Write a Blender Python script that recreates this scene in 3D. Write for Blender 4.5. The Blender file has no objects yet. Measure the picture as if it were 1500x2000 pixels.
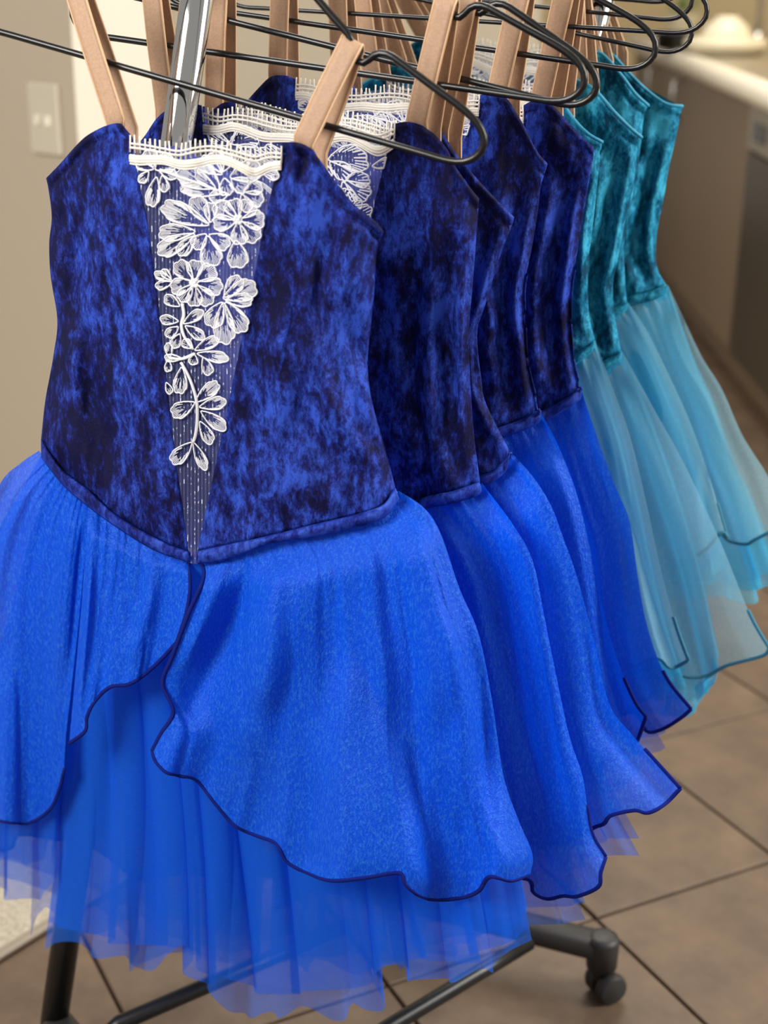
import bpy, math, random
import numpy as np
from mathutils import Vector, Matrix

random.seed(7)
rng = np.random.default_rng(11)
scene = bpy.context.scene
COL = scene.collection

# ------------------------------------------------------------------ camera
FPX = 2900.0                       # focal length in pixels of the 1500 x 2000 frame
PITCH, ROLL, EYE = math.radians(20.9), math.radians(-0.7), 1.10
FWD = np.array([0, math.cos(PITCH), -math.sin(PITCH)])
_U0 = np.array([0, math.sin(PITCH), math.cos(PITCH)])
_R0 = np.array([1.0, 0, 0])
RGT = _R0 * math.cos(ROLL) - _U0 * math.sin(ROLL)
UPV = _U0 * math.cos(ROLL) + _R0 * math.sin(ROLL)
CAM = np.array([0, 0, EYE])
cd = bpy.data.cameras.new('camera')
cam = bpy.data.objects.new('camera', cd)
COL.objects.link(cam)
cam.matrix_world = Matrix(((RGT[0], UPV[0], -FWD[0], 0), (RGT[1], UPV[1], -FWD[1], 0),
                           (RGT[2], UPV[2], -FWD[2], EYE), (0, 0, 0, 1)))
cd.sensor_fit = 'HORIZONTAL'
cd.sensor_width = 36.0
cd.lens = FPX / 1500.0 * 36.0
cd.clip_start = 0.02
cd.dof.use_dof = True
cd.dof.focus_distance = 1.19
cd.dof.aperture_fstop = 6.3
scene.camera = cam

# ------------------------------------------------------------------ light
w = bpy.data.worlds.new('room_light')
scene.world = w
w.use_nodes = True
w.node_tree.nodes['Background'].inputs[0].default_value = (1.0, 0.95, 0.88, 1)
w.node_tree.nodes['Background'].inputs[1].default_value = 0.25


def area(name, loc, target, size, energy, color):
    ld = bpy.data.lights.new(name, 'AREA')
    ld.shape = 'RECTANGLE'
    ld.size, ld.size_y = size
    ld.energy = energy
    ld.color = color
    o = bpy.data.objects.new(name, ld)
    COL.objects.link(o)
    o.location = loc
    o.rotation_euler = (Vector(target) - Vector(loc)).to_track_quat('-Z', 'Y').to_euler()
    return o


area('window_daylight_front', (-1.75, -0.35, 2.2), (0.1, 1.2, 0.7), (1.1, 1.1), 56, (1.0, 0.97, 0.93))
area('window_daylight_side', (2.3, 0.9, 1.9), (0.2, 1.3, 0.8), (1.0, 1.5), 58, (1.0, 0.97, 0.92))
area('window_daylight_back', (0.1, 3.0, 2.5), (0.0, 1.2, 0.9), (1.4, 0.8), 22, (1.0, 0.95, 0.87))
area('kitchen_ceiling_light', (1.15, 4.3, 2.35), (1.15, 4.3, 0), (1.6, 0.5), 21, (1.0, 0.90, 0.74))
scene.view_settings.view_transform = 'Standard'
scene.view_settings.look = 'None'
scene.view_settings.gamma = 1.0
scene.view_settings.use_curve_mapping = False
scene.view_settings.exposure = 0.6
scene.cycles.transparent_max_bounces = 20
scene.cycles.max_bounces = 5
scene.cycles.diffuse_bounces = 3
scene.cycles.glossy_bounces = 3
scene.cycles.caustics_reflective = False
scene.cycles.adaptive_threshold = 0.03
scene.cycles.use_denoising = True

# ------------------------------------------------------------------ dress planes
PSI = math.radians(22)
NRM = np.array([-math.sin(PSI), -math.cos(PSI), 0])       # hanging plane normal, towards viewer
UAX = np.array([math.cos(PSI), -math.sin(PSI), 0])        # along a hanger, to the right
ZAX = np.array([0, 0, 1.0])


def ray(px, py):
    px = np.asarray(px, float)[..., None]
    py = np.asarray(py, float)[..., None]
    return FWD + RGT * (px - 750) / FPX - UPV * (py - 1000) / FPX


P1 = CAM + ray(420, 600) * 1.15


def onp(px, py, k, n=0.0):
    """point of hanging plane k (metres behind the first dress), n metres in front of it"""
    d = ray(px, py)
    n = np.asarray(n, float)
    t = ((P1 - CAM) @ NRM - k + n) / (d @ NRM)
    return CAM + d * t[..., None]


def onz(px, py, z):
    d = ray(px, py)
    t = (z - EYE) / d[..., 2]
    return CAM + d * t[..., None]


def onplane(px, py, q, nn):
    d = ray(px, py)
    t = ((np.array(q) - CAM) @ np.array(nn)) / (d @ np.array(nn))
    return CAM + d * t[..., None]


# ------------------------------------------------------------------ mesh helpers
def link(name, me, mat, parent=None, origin=None, smooth=True):
    """ONE mesh object; origin: world point the mesh is stored about"""
    o = bpy.data.objects.new(name, me)
    COL.objects.link(o)
    if mat is not None and not me.materials:
        me.materials.append(mat)
    if smooth:
        me.polygons.foreach_set('use_smooth', [True] * len(me.polygons))
    if parent is not None:
        o.parent = parent
    elif origin is not None:
        o.location = origin
    return o


def world_of(o):
    p = np.zeros(3)
    while o is not None:
        p = p + np.array(o.location)
        o = o.parent
    return p


def mesh(name, verts, faces, mat, parent=None, smooth=True, origin=None):
    verts = np.asarray(verts, float)
    off = world_of(parent) if parent is not None else (np.array(origin) if origin is not None else np.zeros(3))
    me = bpy.data.meshes.new(name)
    me.from_pydata((verts - off).tolist(), [], [list(map(int, f)) for f in faces])
    me.update()
    return link(name, me, mat, parent, origin, smooth)


def empty(name, loc):
    o = bpy.data.objects.new(name, None)
    COL.objects.link(o)
    o.location = [float(c) for c in loc]
    o.empty_display_size = 0.05
    return o


def tag(o, label=None, cat=None, group=None, kind=None):
    if label: o['label'] = label
    if cat: o['category'] = cat
    if group: o['group'] = group
    if kind: o['kind'] = kind
    return o


class MB:
    def __init__(self):
        self.v, self.f, self.n = [], [], 0

    def add(self, v, f):
        v = np.asarray(v, float)
        self.v.append(v)
        self.f += [[int(i) + self.n for i in q] for q in f]
        self.n += len(v)

    def tube(self, pts, r, sides=6, closed=False, cap=True, flat=1.0, flatdir=None):
        pts = np.asarray(pts, float)
        m = len(pts)
        if closed:
            tan = np.roll(pts, -1, 0) - np.roll(pts, 1, 0)
        else:
            tan = np.gradient(pts, axis=0)
        tan /= np.linalg.norm(tan, axis=1)[:, None] + 1e-12
        r = np.broadcast_to(np.asarray(r, float), (m,))
        if flatdir is not None:
            a = np.cross(tan, np.asarray(flatdir, float))
            a /= np.linalg.norm(a, axis=1)[:, None] + 1e-9
        else:
            ref = np.array([0.31, 0.52, 0.79]) if abs(tan[0] @ np.array([0.31, 0.52, 0.79])) < 0.9 else np.array([1.0, 0, 0])
            a = np.zeros_like(pts)
            cur = np.cross(tan[0], ref)
            for i in range(m):
                cur = cur - tan[i] * (cur @ tan[i])
                cur = cur / (np.linalg.norm(cur) + 1e-12)
                a[i] = cur
        b = np.cross(tan, a)
        ang = np.arange(sides) * 2 * math.pi / sides
        ring = (pts[:, None] + r[:, None, None] * (np.cos(ang)[None, :, None] * a[:, None]
                + flat * np.sin(ang)[None, :, None] * b[:, None]))
        f = []
        for i in range(m if closed else m - 1):
            i2 = (i + 1) % m
            for j in range(sides):
                j2 = (j + 1) % sides
                f.append((i * sides + j, i * sides + j2, i2 * sides + j2, i2 * sides + j))
        if cap and not closed:
            f.append(list(range(sides))[::-1])
            f.append([(m - 1) * sides + j for j in range(sides)])
        self.add(ring.reshape(-1, 3), f)

    def box(self, c, ax, ay, az, bev=0.0):
        c, ax, ay, az = (np.asarray(q, float) for q in (c, ax, ay, az))
        if bev <= 0:
            v = [c + sx * ax + sy * ay + sz * az for sz in (-1, 1) for sy in (-1, 1) for sx in (-1, 1)]
            f = [(0, 2, 3, 1), (4, 5, 7, 6), (0, 1, 5, 4), (2, 6, 7, 3), (0, 4, 6, 2), (1, 3, 7, 5)]
            self.add(v, f)
            return
        la, lb, lc = (np.linalg.norm(q) for q in (ax, ay, az))
        ua, ub, uc = ax / la, ay / lb, az / lc
        v, idx = [], {}
        for sx in (-1, 1):
            for sy in (-1, 1):
                for sz in (-1, 1):
                    for k in range(3):
                        e = [la, lb, lc]
                        for q in range(3):
                            if q != k:
                                e[q] -= bev
                        idx[(sx, sy, sz, k)] = len(v)
                        v.append(c + sx * e[0] * ua + sy * e[1] * ub + sz * e[2] * uc)
        f = []
        for s in (-1, 1):
            f.append([idx[(s, a, b, 0)] for a, b in ((-1, -1), (1, -1), (1, 1), (-1, 1))])
            f.append([idx[(a, s, b, 1)] for a, b in ((-1, -1), (1, -1), (1, 1), (-1, 1))])
            f.append([idx[(a, b, s, 2)] for a, b in ((-1, -1), (1, -1), (1, 1), (-1, 1))])
        for a in (-1, 1):
            for b in (-1, 1):
                f.append([idx[(a, b, -1, 0)], idx[(a, b, 1, 0)], idx[(a, b, 1, 1)], idx[(a, b, -1, 1)]])
                f.append([idx[(a, -1, b, 0)], idx[(a, 1, b, 0)], idx[(a, 1, b, 2)], idx[(a, -1, b, 2)]])
                f.append([idx[(-1, a, b, 1)], idx[(1, a, b, 1)], idx[(1, a, b, 2)], idx[(-1, a, b, 2)]])
                for s in (-1, 1):
                    f.append([idx[(a, b, s, 0)], idx[(a, b, s, 1)], idx[(a, b, s, 2)]])
        self.add(v, f)

    def lathe(self, c, prof, axis=(0, 0, 1), seg=24):
        c = np.asarray(c, float)
        axis = np.asarray(axis, float)
        axis /= np.linalg.norm(axis)
        ref = np.array([1.0, 0, 0]) if abs(axis[0]) < 0.8 else np.array([0, 1.0, 0])
        a = np.cross(axis, ref); a /= np.linalg.norm(a)
        b = np.cross(axis, a)
        v, f = [], []
        for (r, h) in prof:
            for j in range(seg):
                t = 2 * math.pi * j / seg
                v.append(c + axis * h + r * (math.cos(t) * a + math.sin(t) * b))
        for i in range(len(prof) - 1):
            for j in range(seg):
                j2 = (j + 1) % seg
                f.append((i * seg + j, i * seg + j2, (i + 1) * seg + j2, (i + 1) * seg + j))
        f.append(list(range(seg))[::-1])
        f.append([(len(prof) - 1) * seg + j for j in range(seg)])
        self.add(v, f)

    def build(self, name, mat, parent=None, smooth=True, origin=None, recalc=False):
        o = mesh(name, np.concatenate(self.v), self.f, mat, parent, smooth, origin)
        if recalc:
            import bmesh
            bm = bmesh.new(); bm.from_mesh(o.data)
            bmesh.ops.recalc_face_normals(bm, faces=bm.faces)
            bm.to_mesh(o.data); bm.free()
        return o


def sharp(o, deg=35):
    o.data.set_sharp_from_angle(angle=math.radians(deg))
    return o


def box_between(lo, hi, name, mat, parent=None, bev=0.003, origin=None):
    lo, hi = np.array(lo, float), np.array(hi, float)
    m = MB()
    h = (hi - lo) / 2
    m.box((lo + hi) / 2, (h[0], 0, 0), (0, h[1], 0), (0, 0, h[2]), min(bev, h.min() * 0.45))
    return m.build(name, mat, parent, smooth=False, origin=origin, recalc=True)


# smooth value noise -------------------------------------------------
_tab = rng.random((64, 64, 64)) * 2 - 1


def vnoise(x, y, seed=0):
    x, y = np.broadcast_arrays(np.asarray(x, float), np.asarray(y, float))
    xi, yi = np.floor(x).astype(int), np.floor(y).astype(int)
    fx, fy = x - xi, y - yi
    fx = fx * fx * fx * (fx * (fx * 6 - 15) + 10)
    fy = fy * fy * fy * (fy * (fy * 6 - 15) + 10)
    s = seed % 64
    g = lambda a, b: _tab[s, a % 64, b % 64]
    return ((g(xi, yi) * (1 - fx) + g(xi + 1, yi) * fx) * (1 - fy)
            + (g(xi, yi + 1) * (1 - fx) + g(xi + 1, yi + 1) * fx) * fy)


# polylines and Coons patches ---------------------------------------------
def resample(pts, n, smooth=True):
    pts = np.asarray(pts, float)
    if len(pts) > 2 and smooth:
        ext = np.vstack([2 * pts[0] - pts[1], pts, 2 * pts[-1] - pts[-2]])
        out = []
        for i in range(1, len(ext) - 2):
            p0, p1, p2, p3 = ext[i - 1:i + 3]
            t = np.linspace(0, 1, 14, endpoint=False)[:, None]
            out.append(0.5 * (2 * p1 + (p2 - p0) * t + (2 * p0 - 5 * p1 + 4 * p2 - p3) * t ** 2
                              + (-p0 + 3 * p1 - 3 * p2 + p3) * t ** 3))
        out.append(pts[-1:])
        pts = np.concatenate(out)
    d = np.concatenate([[0], np.cumsum(np.linalg.norm(np.diff(pts, axis=0), axis=1))])
    u = np.linspace(0, d[-1], n)
    return np.stack([np.interp(u, d, pts[:, i]) for i in range(pts.shape[1])], 1)


class Patch:
    """four-sided surface; edges in picture coordinates, relief n in metres"""
    def __init__(self, top, bottom, left, right, nu, nv, smooth=(True, True, True, True), tpow=1.0):
        self.nu, self.nv = nu, nv
        T, B = resample(top, nu, smooth[0]), resample(bottom, nu, smooth[1])
        L, R = resample(left, nv, smooth[2]), resample(right, nv, smooth[3])
        L = L + (T[0] - L[0]) * np.linspace(1, 0, nv)[:, None] + (B[0] - L[-1]) * np.linspace(0, 1, nv)[:, None]
        R = R + (T[-1] - R[0]) * np.linspace(1, 0, nv)[:, None] + (B[-1] - R[-1]) * np.linspace(0, 1, nv)[:, None]
        s = np.linspace(0, 1, nu)[None, :, None]
        t = np.linspace(0, 1, nv)[:, None, None]
        self.P = ((1 - t) * T[None] + t * B[None] + (1 - s) * L[:, None] + s * R[:, None]
                  - ((1 - s) * (1 - t) * T[0] + s * (1 - t) * T[-1] + (1 - s) * t * B[0] + s * t * B[-1]))
        self.S, self.Tt = np.broadcast_arrays(s[..., 0], t[..., 0])

    def at(self, a, b):
        """picture point at fractions a across, b down"""
        x = np.clip(np.asarray(a) * (self.nu - 1), 0, self.nu - 1.001)
        y = np.clip(np.asarray(b) * (self.nv - 1), 0, self.nv - 1.001)
        xi, yi = x.astype(int), y.astype(int)
        fx, fy = (x - xi)[..., None], (y - yi)[..., None]
        P = self.P
        return (P[yi, xi] * (1 - fx) * (1 - fy) + P[yi, xi + 1] * fx * (1 - fy)
                + P[yi + 1, xi] * (1 - fx) * fy + P[yi + 1, xi + 1] * fx * fy)

    def world(self, k, n):
        self.W = onp(self.P[..., 0], self.P[..., 1], k, n)
        return self.W

    def build(self, name, mat, parent, solid=0.0):
        nu, nv = self.nu, self.nv
        i = np.arange((nv - 1) * (nu - 1))
        a = (i // (nu - 1)) * nu + i % (nu - 1)
        f = np.stack([a, a + nu, a + nu + 1, a + 1], 1)
        o = mesh(name, self.W.reshape(-1, 3), f, mat, parent)
        if solid:
            m = o.modifiers.new('thickness', 'SOLIDIFY')
            m.thickness = solid
            m.offset = -1
        return o


# ------------------------------------------------------------------ materials
def srgb(r, g, b):
    f = lambda c: (c / 255) / 12.92 if c / 255 <= 0.04045 else ((c / 255 + 0.055) / 1.055) ** 2.4
    return (f(r), f(g), f(b), 1)


def nodemat(name):
    m = bpy.data.materials.new(name)
    m.use_nodes = True
    nt = m.node_tree
    return m, nt, nt.nodes['Principled BSDF'], nt.nodes['Material Output']


def N(nt, typ, **kw):
    n = nt.nodes.new(typ)
    for k_, v in kw.items():
        if k_.startswith('i_'):
            n.inputs[k_[2:].replace('_', ' ')].default_value = v
        else:
            setattr(n, k_, v)
    return n


def ramp(nt, stops):
    r = nt.nodes.new('ShaderNodeValToRGB')
    e = r.color_ramp.elements
    while len(e) < len(stops):
        e.new(0.5)
    for el, (p, c) in zip(e, stops):
        el.position, el.color = p, c
    return r


def coords(nt, scale=(1, 1, 1), rot=(0, 0, 0)):
    tc = nt.nodes.new('ShaderNodeTexCoord')
    mp = nt.nodes.new('ShaderNodeMapping')
    mp.inputs['Scale'].default_value = scale
    mp.inputs['Rotation'].default_value = rot
    nt.links.new(tc.outputs['Object'], mp.inputs['Vector'])
    return mp


def bump(nt, bs, src, strength, dist=0.001):
    b = N(nt, 'ShaderNodeBump', i_Strength=strength, i_Distance=dist)
    nt.links.new(src, b.inputs['Height'])
    nt.links.new(b.outputs['Normal'], bs.inputs['Normal'])
    return b


def velvet(name, dark, mid, bright):
    m, nt, bs, out = nodemat(name)
    mp = coords(nt, (1, 1, 0.5))
    n1 = N(nt, 'ShaderNodeTexNoise', i_Scale=125.0, i_Detail=10.0, i_Roughness=0.78, i_Distortion=0.25)
    n2 = N(nt, 'ShaderNodeTexNoise', i_Scale=38.0, i_Detail=4.0, i_Roughness=0.6, i_Distortion=0.4)
    n3 = N(nt, 'ShaderNodeTexNoise', i_Scale=7.0, i_Detail=2.0, i_Roughness=0.5)
    for q in (n1, n2, n3):
        nt.links.new(mp.outputs[0], q.inputs['Vector'])
    a1 = N(nt, 'ShaderNodeMath', operation='MULTIPLY_ADD'); a1.inputs[1].default_value = 0.55
    nt.links.new(n2.outputs[0], a1.inputs[0])
    a0 = N(nt, 'ShaderNodeMath', operation='MULTIPLY'); a0.inputs[1].default_value = 0.30
    nt.links.new(n3.outputs[0], a0.inputs[0]); nt.links.new(a0.outputs[0], a1.inputs[2])
    mx = N(nt, 'ShaderNodeMath', operation='MULTIPLY_ADD'); mx.inputs[1].default_value = 0.85
    nt.links.new(n1.outputs[0], mx.inputs[0]); nt.links.new(a1.outputs[0], mx.inputs[2])
    n4 = N(nt, 'ShaderNodeTexNoise', i_Scale=420.0, i_Detail=4.0, i_Roughness=0.8)
    nt.links.new(mp.outputs[0], n4.inputs['Vector'])
    g4 = N(nt, 'ShaderNodeMath', operation='MULTIPLY_ADD'); g4.inputs[1].default_value = 0.24
    nt.links.new(n4.outputs[0], g4.inputs[0])
    sh = N(nt, 'ShaderNodeMath', operation='SUBTRACT'); sh.inputs[1].default_value = 0.12
    nt.links.new(mx.outputs[0], sh.inputs[0]); nt.links.new(sh.outputs[0], g4.inputs[2])
    mx = g4
    mid2 = tuple(0.72 * a_ + 0.28 * b_ for a_, b_ in zip(mid, bright))
    r = ramp(nt, [(0.775, dark), (0.84, mid), (0.895, mid2), (0.985, bright)])
    nt.links.new(mx.outputs[0], r.inputs[0])
    nt.links.new(r.outputs[0], bs.inputs['Base Color'])
    bs.inputs['Roughness'].default_value = 0.5
    bs.inputs['Specular IOR Level'].default_value = 0.15
    bs.inputs['Sheen Weight'].default_value = 0.30
    bs.inputs['Sheen Roughness'].default_value = 0.3
    bs.inputs['Sheen Tint'].default_value = bright
    bump(nt, bs, mx.outputs[0], 0.55, 0.0035)
    return m


def sheer(name, col, alpha, sparkle=0.0, rough=0.4, trans=0.35, weave=0.0, tint=None, gloss=0.5):
    """thin see-through cloth"""
    m, nt, bs, out = nodemat(name)
    bs.inputs['Base Color'].default_value = col
    bs.inputs['Roughness'].default_value = rough
    bs.inputs['Specular IOR Level'].default_value = gloss
    bs.inputs['Sheen Weight'].default_value = 0.08
    bs.inputs['Sheen Tint'].default_value = tint or col
    tl = N(nt, 'ShaderNodeBsdfTranslucent')
    tl.inputs['Color'].default_value = col
    mx = N(nt, 'ShaderNodeMixShader'); mx.inputs[0].default_value = trans
    nt.links.new(bs.outputs[0], mx.inputs[1]); nt.links.new(tl.outputs[0], mx.inputs[2])
    tp = N(nt, 'ShaderNodeBsdfTransparent')
    al = N(nt, 'ShaderNodeMixShader'); al.inputs[0].default_value = alpha
    nt.links.new(tp.outputs[0], al.inputs[1]); nt.links.new(mx.outputs[0], al.inputs[2])
    nt.links.new(al.outputs[0], out.inputs['Surface'])
    if sparkle:
        mp = coords(nt, (1, 1, 0.4), (0, 0.25, 0))
        nz = N(nt, 'ShaderNodeTexNoise', i_Scale=560.0, i_Detail=3.0, i_Roughness=0.75)
        nt.links.new(mp.outputs[0], nz.inputs['Vector'])
        bump(nt, bs, nz.outputs[0], sparkle, 0.0022)
        r = ramp(nt, [(0.47, col), (0.66, tuple(0.5 * a_ + 0.5 * b_ for a_, b_ in zip(col, tint or col)))])
        nt.links.new(nz.outputs[0], r.inputs[0]); nt.links.new(r.outputs[0], bs.inputs['Base Color'])
    elif weave:
        mp = coords(nt, (0.25, 0.25, 1))
        nz = N(nt, 'ShaderNodeTexNoise', i_Scale=900.0, i_Detail=2.0, i_Roughness=0.6)
        nt.links.new(mp.outputs[0], nz.inputs['Vector'])
        mr = N(nt, 'ShaderNodeMapRange', i_From_Min=0.3, i_From_Max=0.7, i_To_Min=alpha - weave, i_To_Max=min(1.0, alpha + weave))
        nt.links.new(nz.outputs[0], mr.inputs[0])
        nt.links.new(mr.outputs[0], al.inputs[0])
    return m


def plain(name, col, rough=0.5, metal=0.0, spec=0.5, noise=None, bmp=None, coat=0.0):
    m, nt, bs, out = nodemat(name)
    bs.inputs['Base Color'].default_value = col
    bs.inputs['Roughness'].default_value = rough
    bs.inputs['Metallic'].default_value = metal
    bs.inputs['Specular IOR Level'].default_value = spec
    bs.inputs['Coat Weight'].default_value = coat
    if noise:
        sc_, c2, lo, hi = noise
        mp = coords(nt)
        nz = N(nt, 'ShaderNodeTexNoise', i_Scale=sc_, i_Detail=6.0, i_Roughness=0.65)
        nt.links.new(mp.outputs[0], nz.inputs['Vector'])
        r = ramp(nt, [(lo, col), (hi, c2)])
        nt.links.new(nz.outputs[0], r.inputs[0])
        nt.links.new(r.outputs[0], bs.inputs['Base Color'])
    if bmp:
        sc_, st, ds = bmp
        mp = coords(nt)
        nz = N(nt, 'ShaderNodeTexNoise', i_Scale=sc_, i_Detail=4.0)
        nt.links.new(mp.outputs[0], nz.inputs['Vector'])
        bump(nt, bs, nz.outputs[0], st, ds)
    return m


M = {}
M['velvet_blue'] = velvet('crushed_blue_velvet', srgb(10, 9, 54), srgb(19, 27, 104), srgb(52, 86, 204))
M['velvet_teal'] = velvet('crushed_teal_velvet', srgb(0, 62, 92), srgb(2, 110, 148), srgb(66, 184, 222))
M['band_blue'] = velvet('blue_velvet_band', srgb(16, 20, 84), srgb(28, 44, 142), srgb(56, 90, 200))
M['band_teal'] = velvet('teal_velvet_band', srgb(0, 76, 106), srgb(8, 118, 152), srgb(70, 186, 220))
M['binding_rim_teal'] = plain('teal_binding_rim_light', srgb(36, 140, 174), 0.6)  # bright rim along the bound edge put into the colour
M['lining_blue'] = plain('blue_lining', srgb(40, 48, 140), 0.5, noise=(34.0, srgb(74, 84, 182), 0.35, 0.7))
M['lining_teal'] = plain('teal_lining', srgb(40, 90, 100), 0.6, noise=(30.0, srgb(60, 120, 130), 0.35, 0.7))
M['organza_blue'] = sheer('blue_organza', srgb(2, 92, 244), 0.88, sparkle=0.7, rough=0.36, trans=0.28, tint=srgb(64, 160, 255), gloss=0.35)
M['tulle_blue'] = sheer('blue_tulle', srgb(34, 126, 252), 0.50, rough=0.6, trans=0.45, weave=0.05, gloss=0.2)
M['organza_teal'] = sheer('pale_teal_organza', srgb(152, 208, 226), 0.54, sparkle=0.4, rough=0.4, trans=0.4, tint=srgb(200, 235, 245), gloss=0.4)
M['tulle_teal'] = sheer('aqua_tulle', srgb(84, 206, 246), 0.62, rough=0.6, trans=0.45, weave=0.10, gloss=0.2)
M['hem_blue'] = plain('navy_overlock_thread', srgb(12, 28, 116), 0.8, spec=0.15, bmp=(1500.0, 0.6, 0.0006))
M['hem_teal'] = plain('teal_overlock_thread', srgb(52, 130, 158), 0.7, bmp=(1500.0, 0.6, 0.0006))
M['thread'] = plain('white_embroidery_thread', srgb(240, 240, 244), 0.5, spec=0.4)
M['cord'] = plain('ivory_lace_cord', srgb(244, 238, 226), 0.55, bmp=(900.0, 0.6, 0.0006))
M['strap'] = plain('tan_elastic_strap', srgb(182, 146, 116), 0.55, noise=(520.0, srgb(196, 160, 130), 0.35, 0.65), bmp=(1400.0, 0.35, 0.0005))
M['strap_edge'] = plain('pale_tan_strap_edge', srgb(224, 184, 144), 0.5)
M['wire'] = plain('black_coated_wire', srgb(20, 19, 19), 0.28, spec=0.5)
M['chrome'] = plain('chrome', (0.66, 0.67, 0.68, 1), 0.06, metal=1.0)
M['black_metal'] = plain('black_painted_metal', srgb(20, 20, 21), 0.35)
M['black_plastic'] = plain('charcoal_plastic', srgb(48, 47, 47), 0.5, bmp=(800.0, 0.15, 0.0004))


def net_material(name):
    m, nt, bs, out = nodemat(name)
    bs.inputs['Roughness'].default_value = 0.3
    tp = N(nt, 'ShaderNodeBsdfTransparent')
    al = N(nt, 'ShaderNodeMixShader')
    tc = N(nt, 'ShaderNodeUVMap')
    wv = N(nt, 'ShaderNodeTexWave', i_Scale=1.35, i_Distortion=0.5, i_Detail=1.0, i_Detail_Scale=1.0)
    nt.links.new(tc.outputs[0], wv.inputs['Vector'])
    mp2 = N(nt, 'ShaderNodeMapping')
    mp2.inputs['Scale'].default_value = (4.3, 3.2, 1)
    nt.links.new(tc.outputs[0], mp2.inputs[0])
    nz = N(nt, 'ShaderNodeTexNoise', i_Scale=1.0, i_Detail=1.0)
    nt.links.new(mp2.outputs[0], nz.inputs['Vector'])
    th = N(nt, 'ShaderNodeMapRange', i_From_Min=0.56, i_From_Max=0.66, i_To_Min=0.0, i_To_Max=1.0)
    nt.links.new(nz.outputs[0], th.inputs[0])
    st = N(nt, 'ShaderNodeMapRange', i_From_Min=0.72, i_From_Max=0.95, i_To_Min=0.0, i_To_Max=1.0)
    nt.links.new(wv.outputs[1], st.inputs[0])
    ds = N(nt, 'ShaderNodeMath', operation='MULTIPLY')
    nt.links.new(th.outputs[0], ds.inputs[0]); nt.links.new(st.outputs[0], ds.inputs[1])
    cr = ramp(nt, [(0.0, srgb(140, 148, 206)), (0.6, srgb(226, 232, 252))])
    nt.links.new(ds.outputs[0], cr.inputs[0]); nt.links.new(cr.outputs[0], bs.inputs['Base Color'])
    ma = N(nt, 'ShaderNodeMath', operation='MULTIPLY_ADD'); ma.inputs[1].default_value = 0.55
    nt.links.new(ds.outputs[0], ma.inputs[0])
    mb = N(nt, 'ShaderNodeMath', operation='MULTIPLY_ADD'); mb.inputs[1].default_value = 0.16; mb.inputs[2].default_value = 0.10
    nt.links.new(wv.outputs[1], mb.inputs[0]); nt.links.new(mb.outputs[0], ma.inputs[2])
    nt.links.new(ma.outputs[0], al.inputs[0])
    nt.links.new(tp.outputs[0], al.inputs[1]); nt.links.new(bs.outputs[0], al.inputs[2])
    nt.links.new(al.outputs[0], out.inputs['Surface'])
    return m


M['net'] = net_material('glitter_net')

M['wall_shade'] = plain('shaded_cream_plaster', srgb(186, 172, 150), 0.9, bmp=(160.0, 0.08, 0.001))  # shade of the face turned from the window, put into the plaster colour
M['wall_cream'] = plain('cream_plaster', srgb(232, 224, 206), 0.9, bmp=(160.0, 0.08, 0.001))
M['tile'] = plain('brown_slate_tile', srgb(84, 68, 54), 0.55, noise=(9.0, srgb(122, 100, 79), 0.30, 0.72), bmp=(60.0, 0.25, 0.002))
M['grout'] = plain('grout', srgb(84, 66, 52), 0.9)
M['carpet'] = plain('cream_carpet', srgb(176, 164, 142), 0.95, noise=(220.0, srgb(222, 212, 192), 0.35, 0.65), bmp=(260.0, 1.0, 0.006))
M['trim_metal'] = plain('carpet_trim', srgb(168, 156, 140), 0.4, metal=0.4)
M['cabinet'] = plain('taupe_cabinet', srgb(128, 110, 90), 0.5)
M['counter_edge'] = plain('cream_counter', srgb(250, 243, 226), 0.4)
M['counter_top'] = plain('grey_counter', srgb(150, 140, 120), 0.3, noise=(40.0, srgb(168, 158, 138), 0.4, 0.7))
M['appliance'] = plain('dark_appliance', srgb(70, 64, 54), 0.35, metal=0.3)
M['appliance_panel'] = plain('appliance_panel', srgb(146, 138, 124), 0.35, metal=0.3)
M['black_gloss'] = plain('black_gloss', srgb(16, 16, 16), 0.2)
M['steel'] = plain('brushed_steel', (0.6, 0.6, 0.6, 1), 0.3, metal=1.0)
M['china'] = plain('white_china', srgb(245, 238, 216), 0.25)
M['green'] = plain('green_leaf', srgb(96, 128, 70), 0.6, noise=(60.0, srgb(136, 160, 100), 0.35, 0.65))
M['switch'] = plain('white_switch_plastic', srgb(205, 194, 174), 0.4)
M['splash'] = plain('cream_splashback', srgb(232, 214, 176), 0.35)

# ------------------------------------------------------------------ room: floor
TA = math.radians(27.2)
TD1 = np.array([math.cos(TA), math.sin(TA), 0])
TD2 = np.array([-math.sin(TA), math.cos(TA), 0])
fl = MB()
fl.box((0.6, 2.6, -0.026), (4.2, 0, 0), (0, 4.2, 0), (0, 0, 0.02))
floor = tag(fl.build('floor', M['grout'], smooth=False), kind='structure')
TW, TH, G = 0.283, 0.323, 0.0022
tile_bm = MB()
tile_bm.box((0, 0, -0.004), TD1 * (TW / 2 - G), TD2 * (TH / 2 - G), (0, 0, 0.004), 0.0012)
tile0 = tile_bm.build('floor_tile', M['tile'], floor, smooth=False, recalc=True)
tiles = []
for i in range(-9, 16):
    for j in range(-6, 16):
        a = 0.923 + (i + 0.5) * TW
        b = 1.221 + (j + 0.5) * TH
        p = TD1 * a + TD2 * b
        if not (-1.4 < p[0] < 2.6 and 0.75 < p[1] < 5.6) or p[0] < -0.35 - 0.25 * max(0, 2.2 - p[1]):
            continue
        tiles.append((np.linalg.norm(p[:2] - np.array([0.3, 1.2])), p))
tiles.sort(key=lambda q: q[0])
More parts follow.
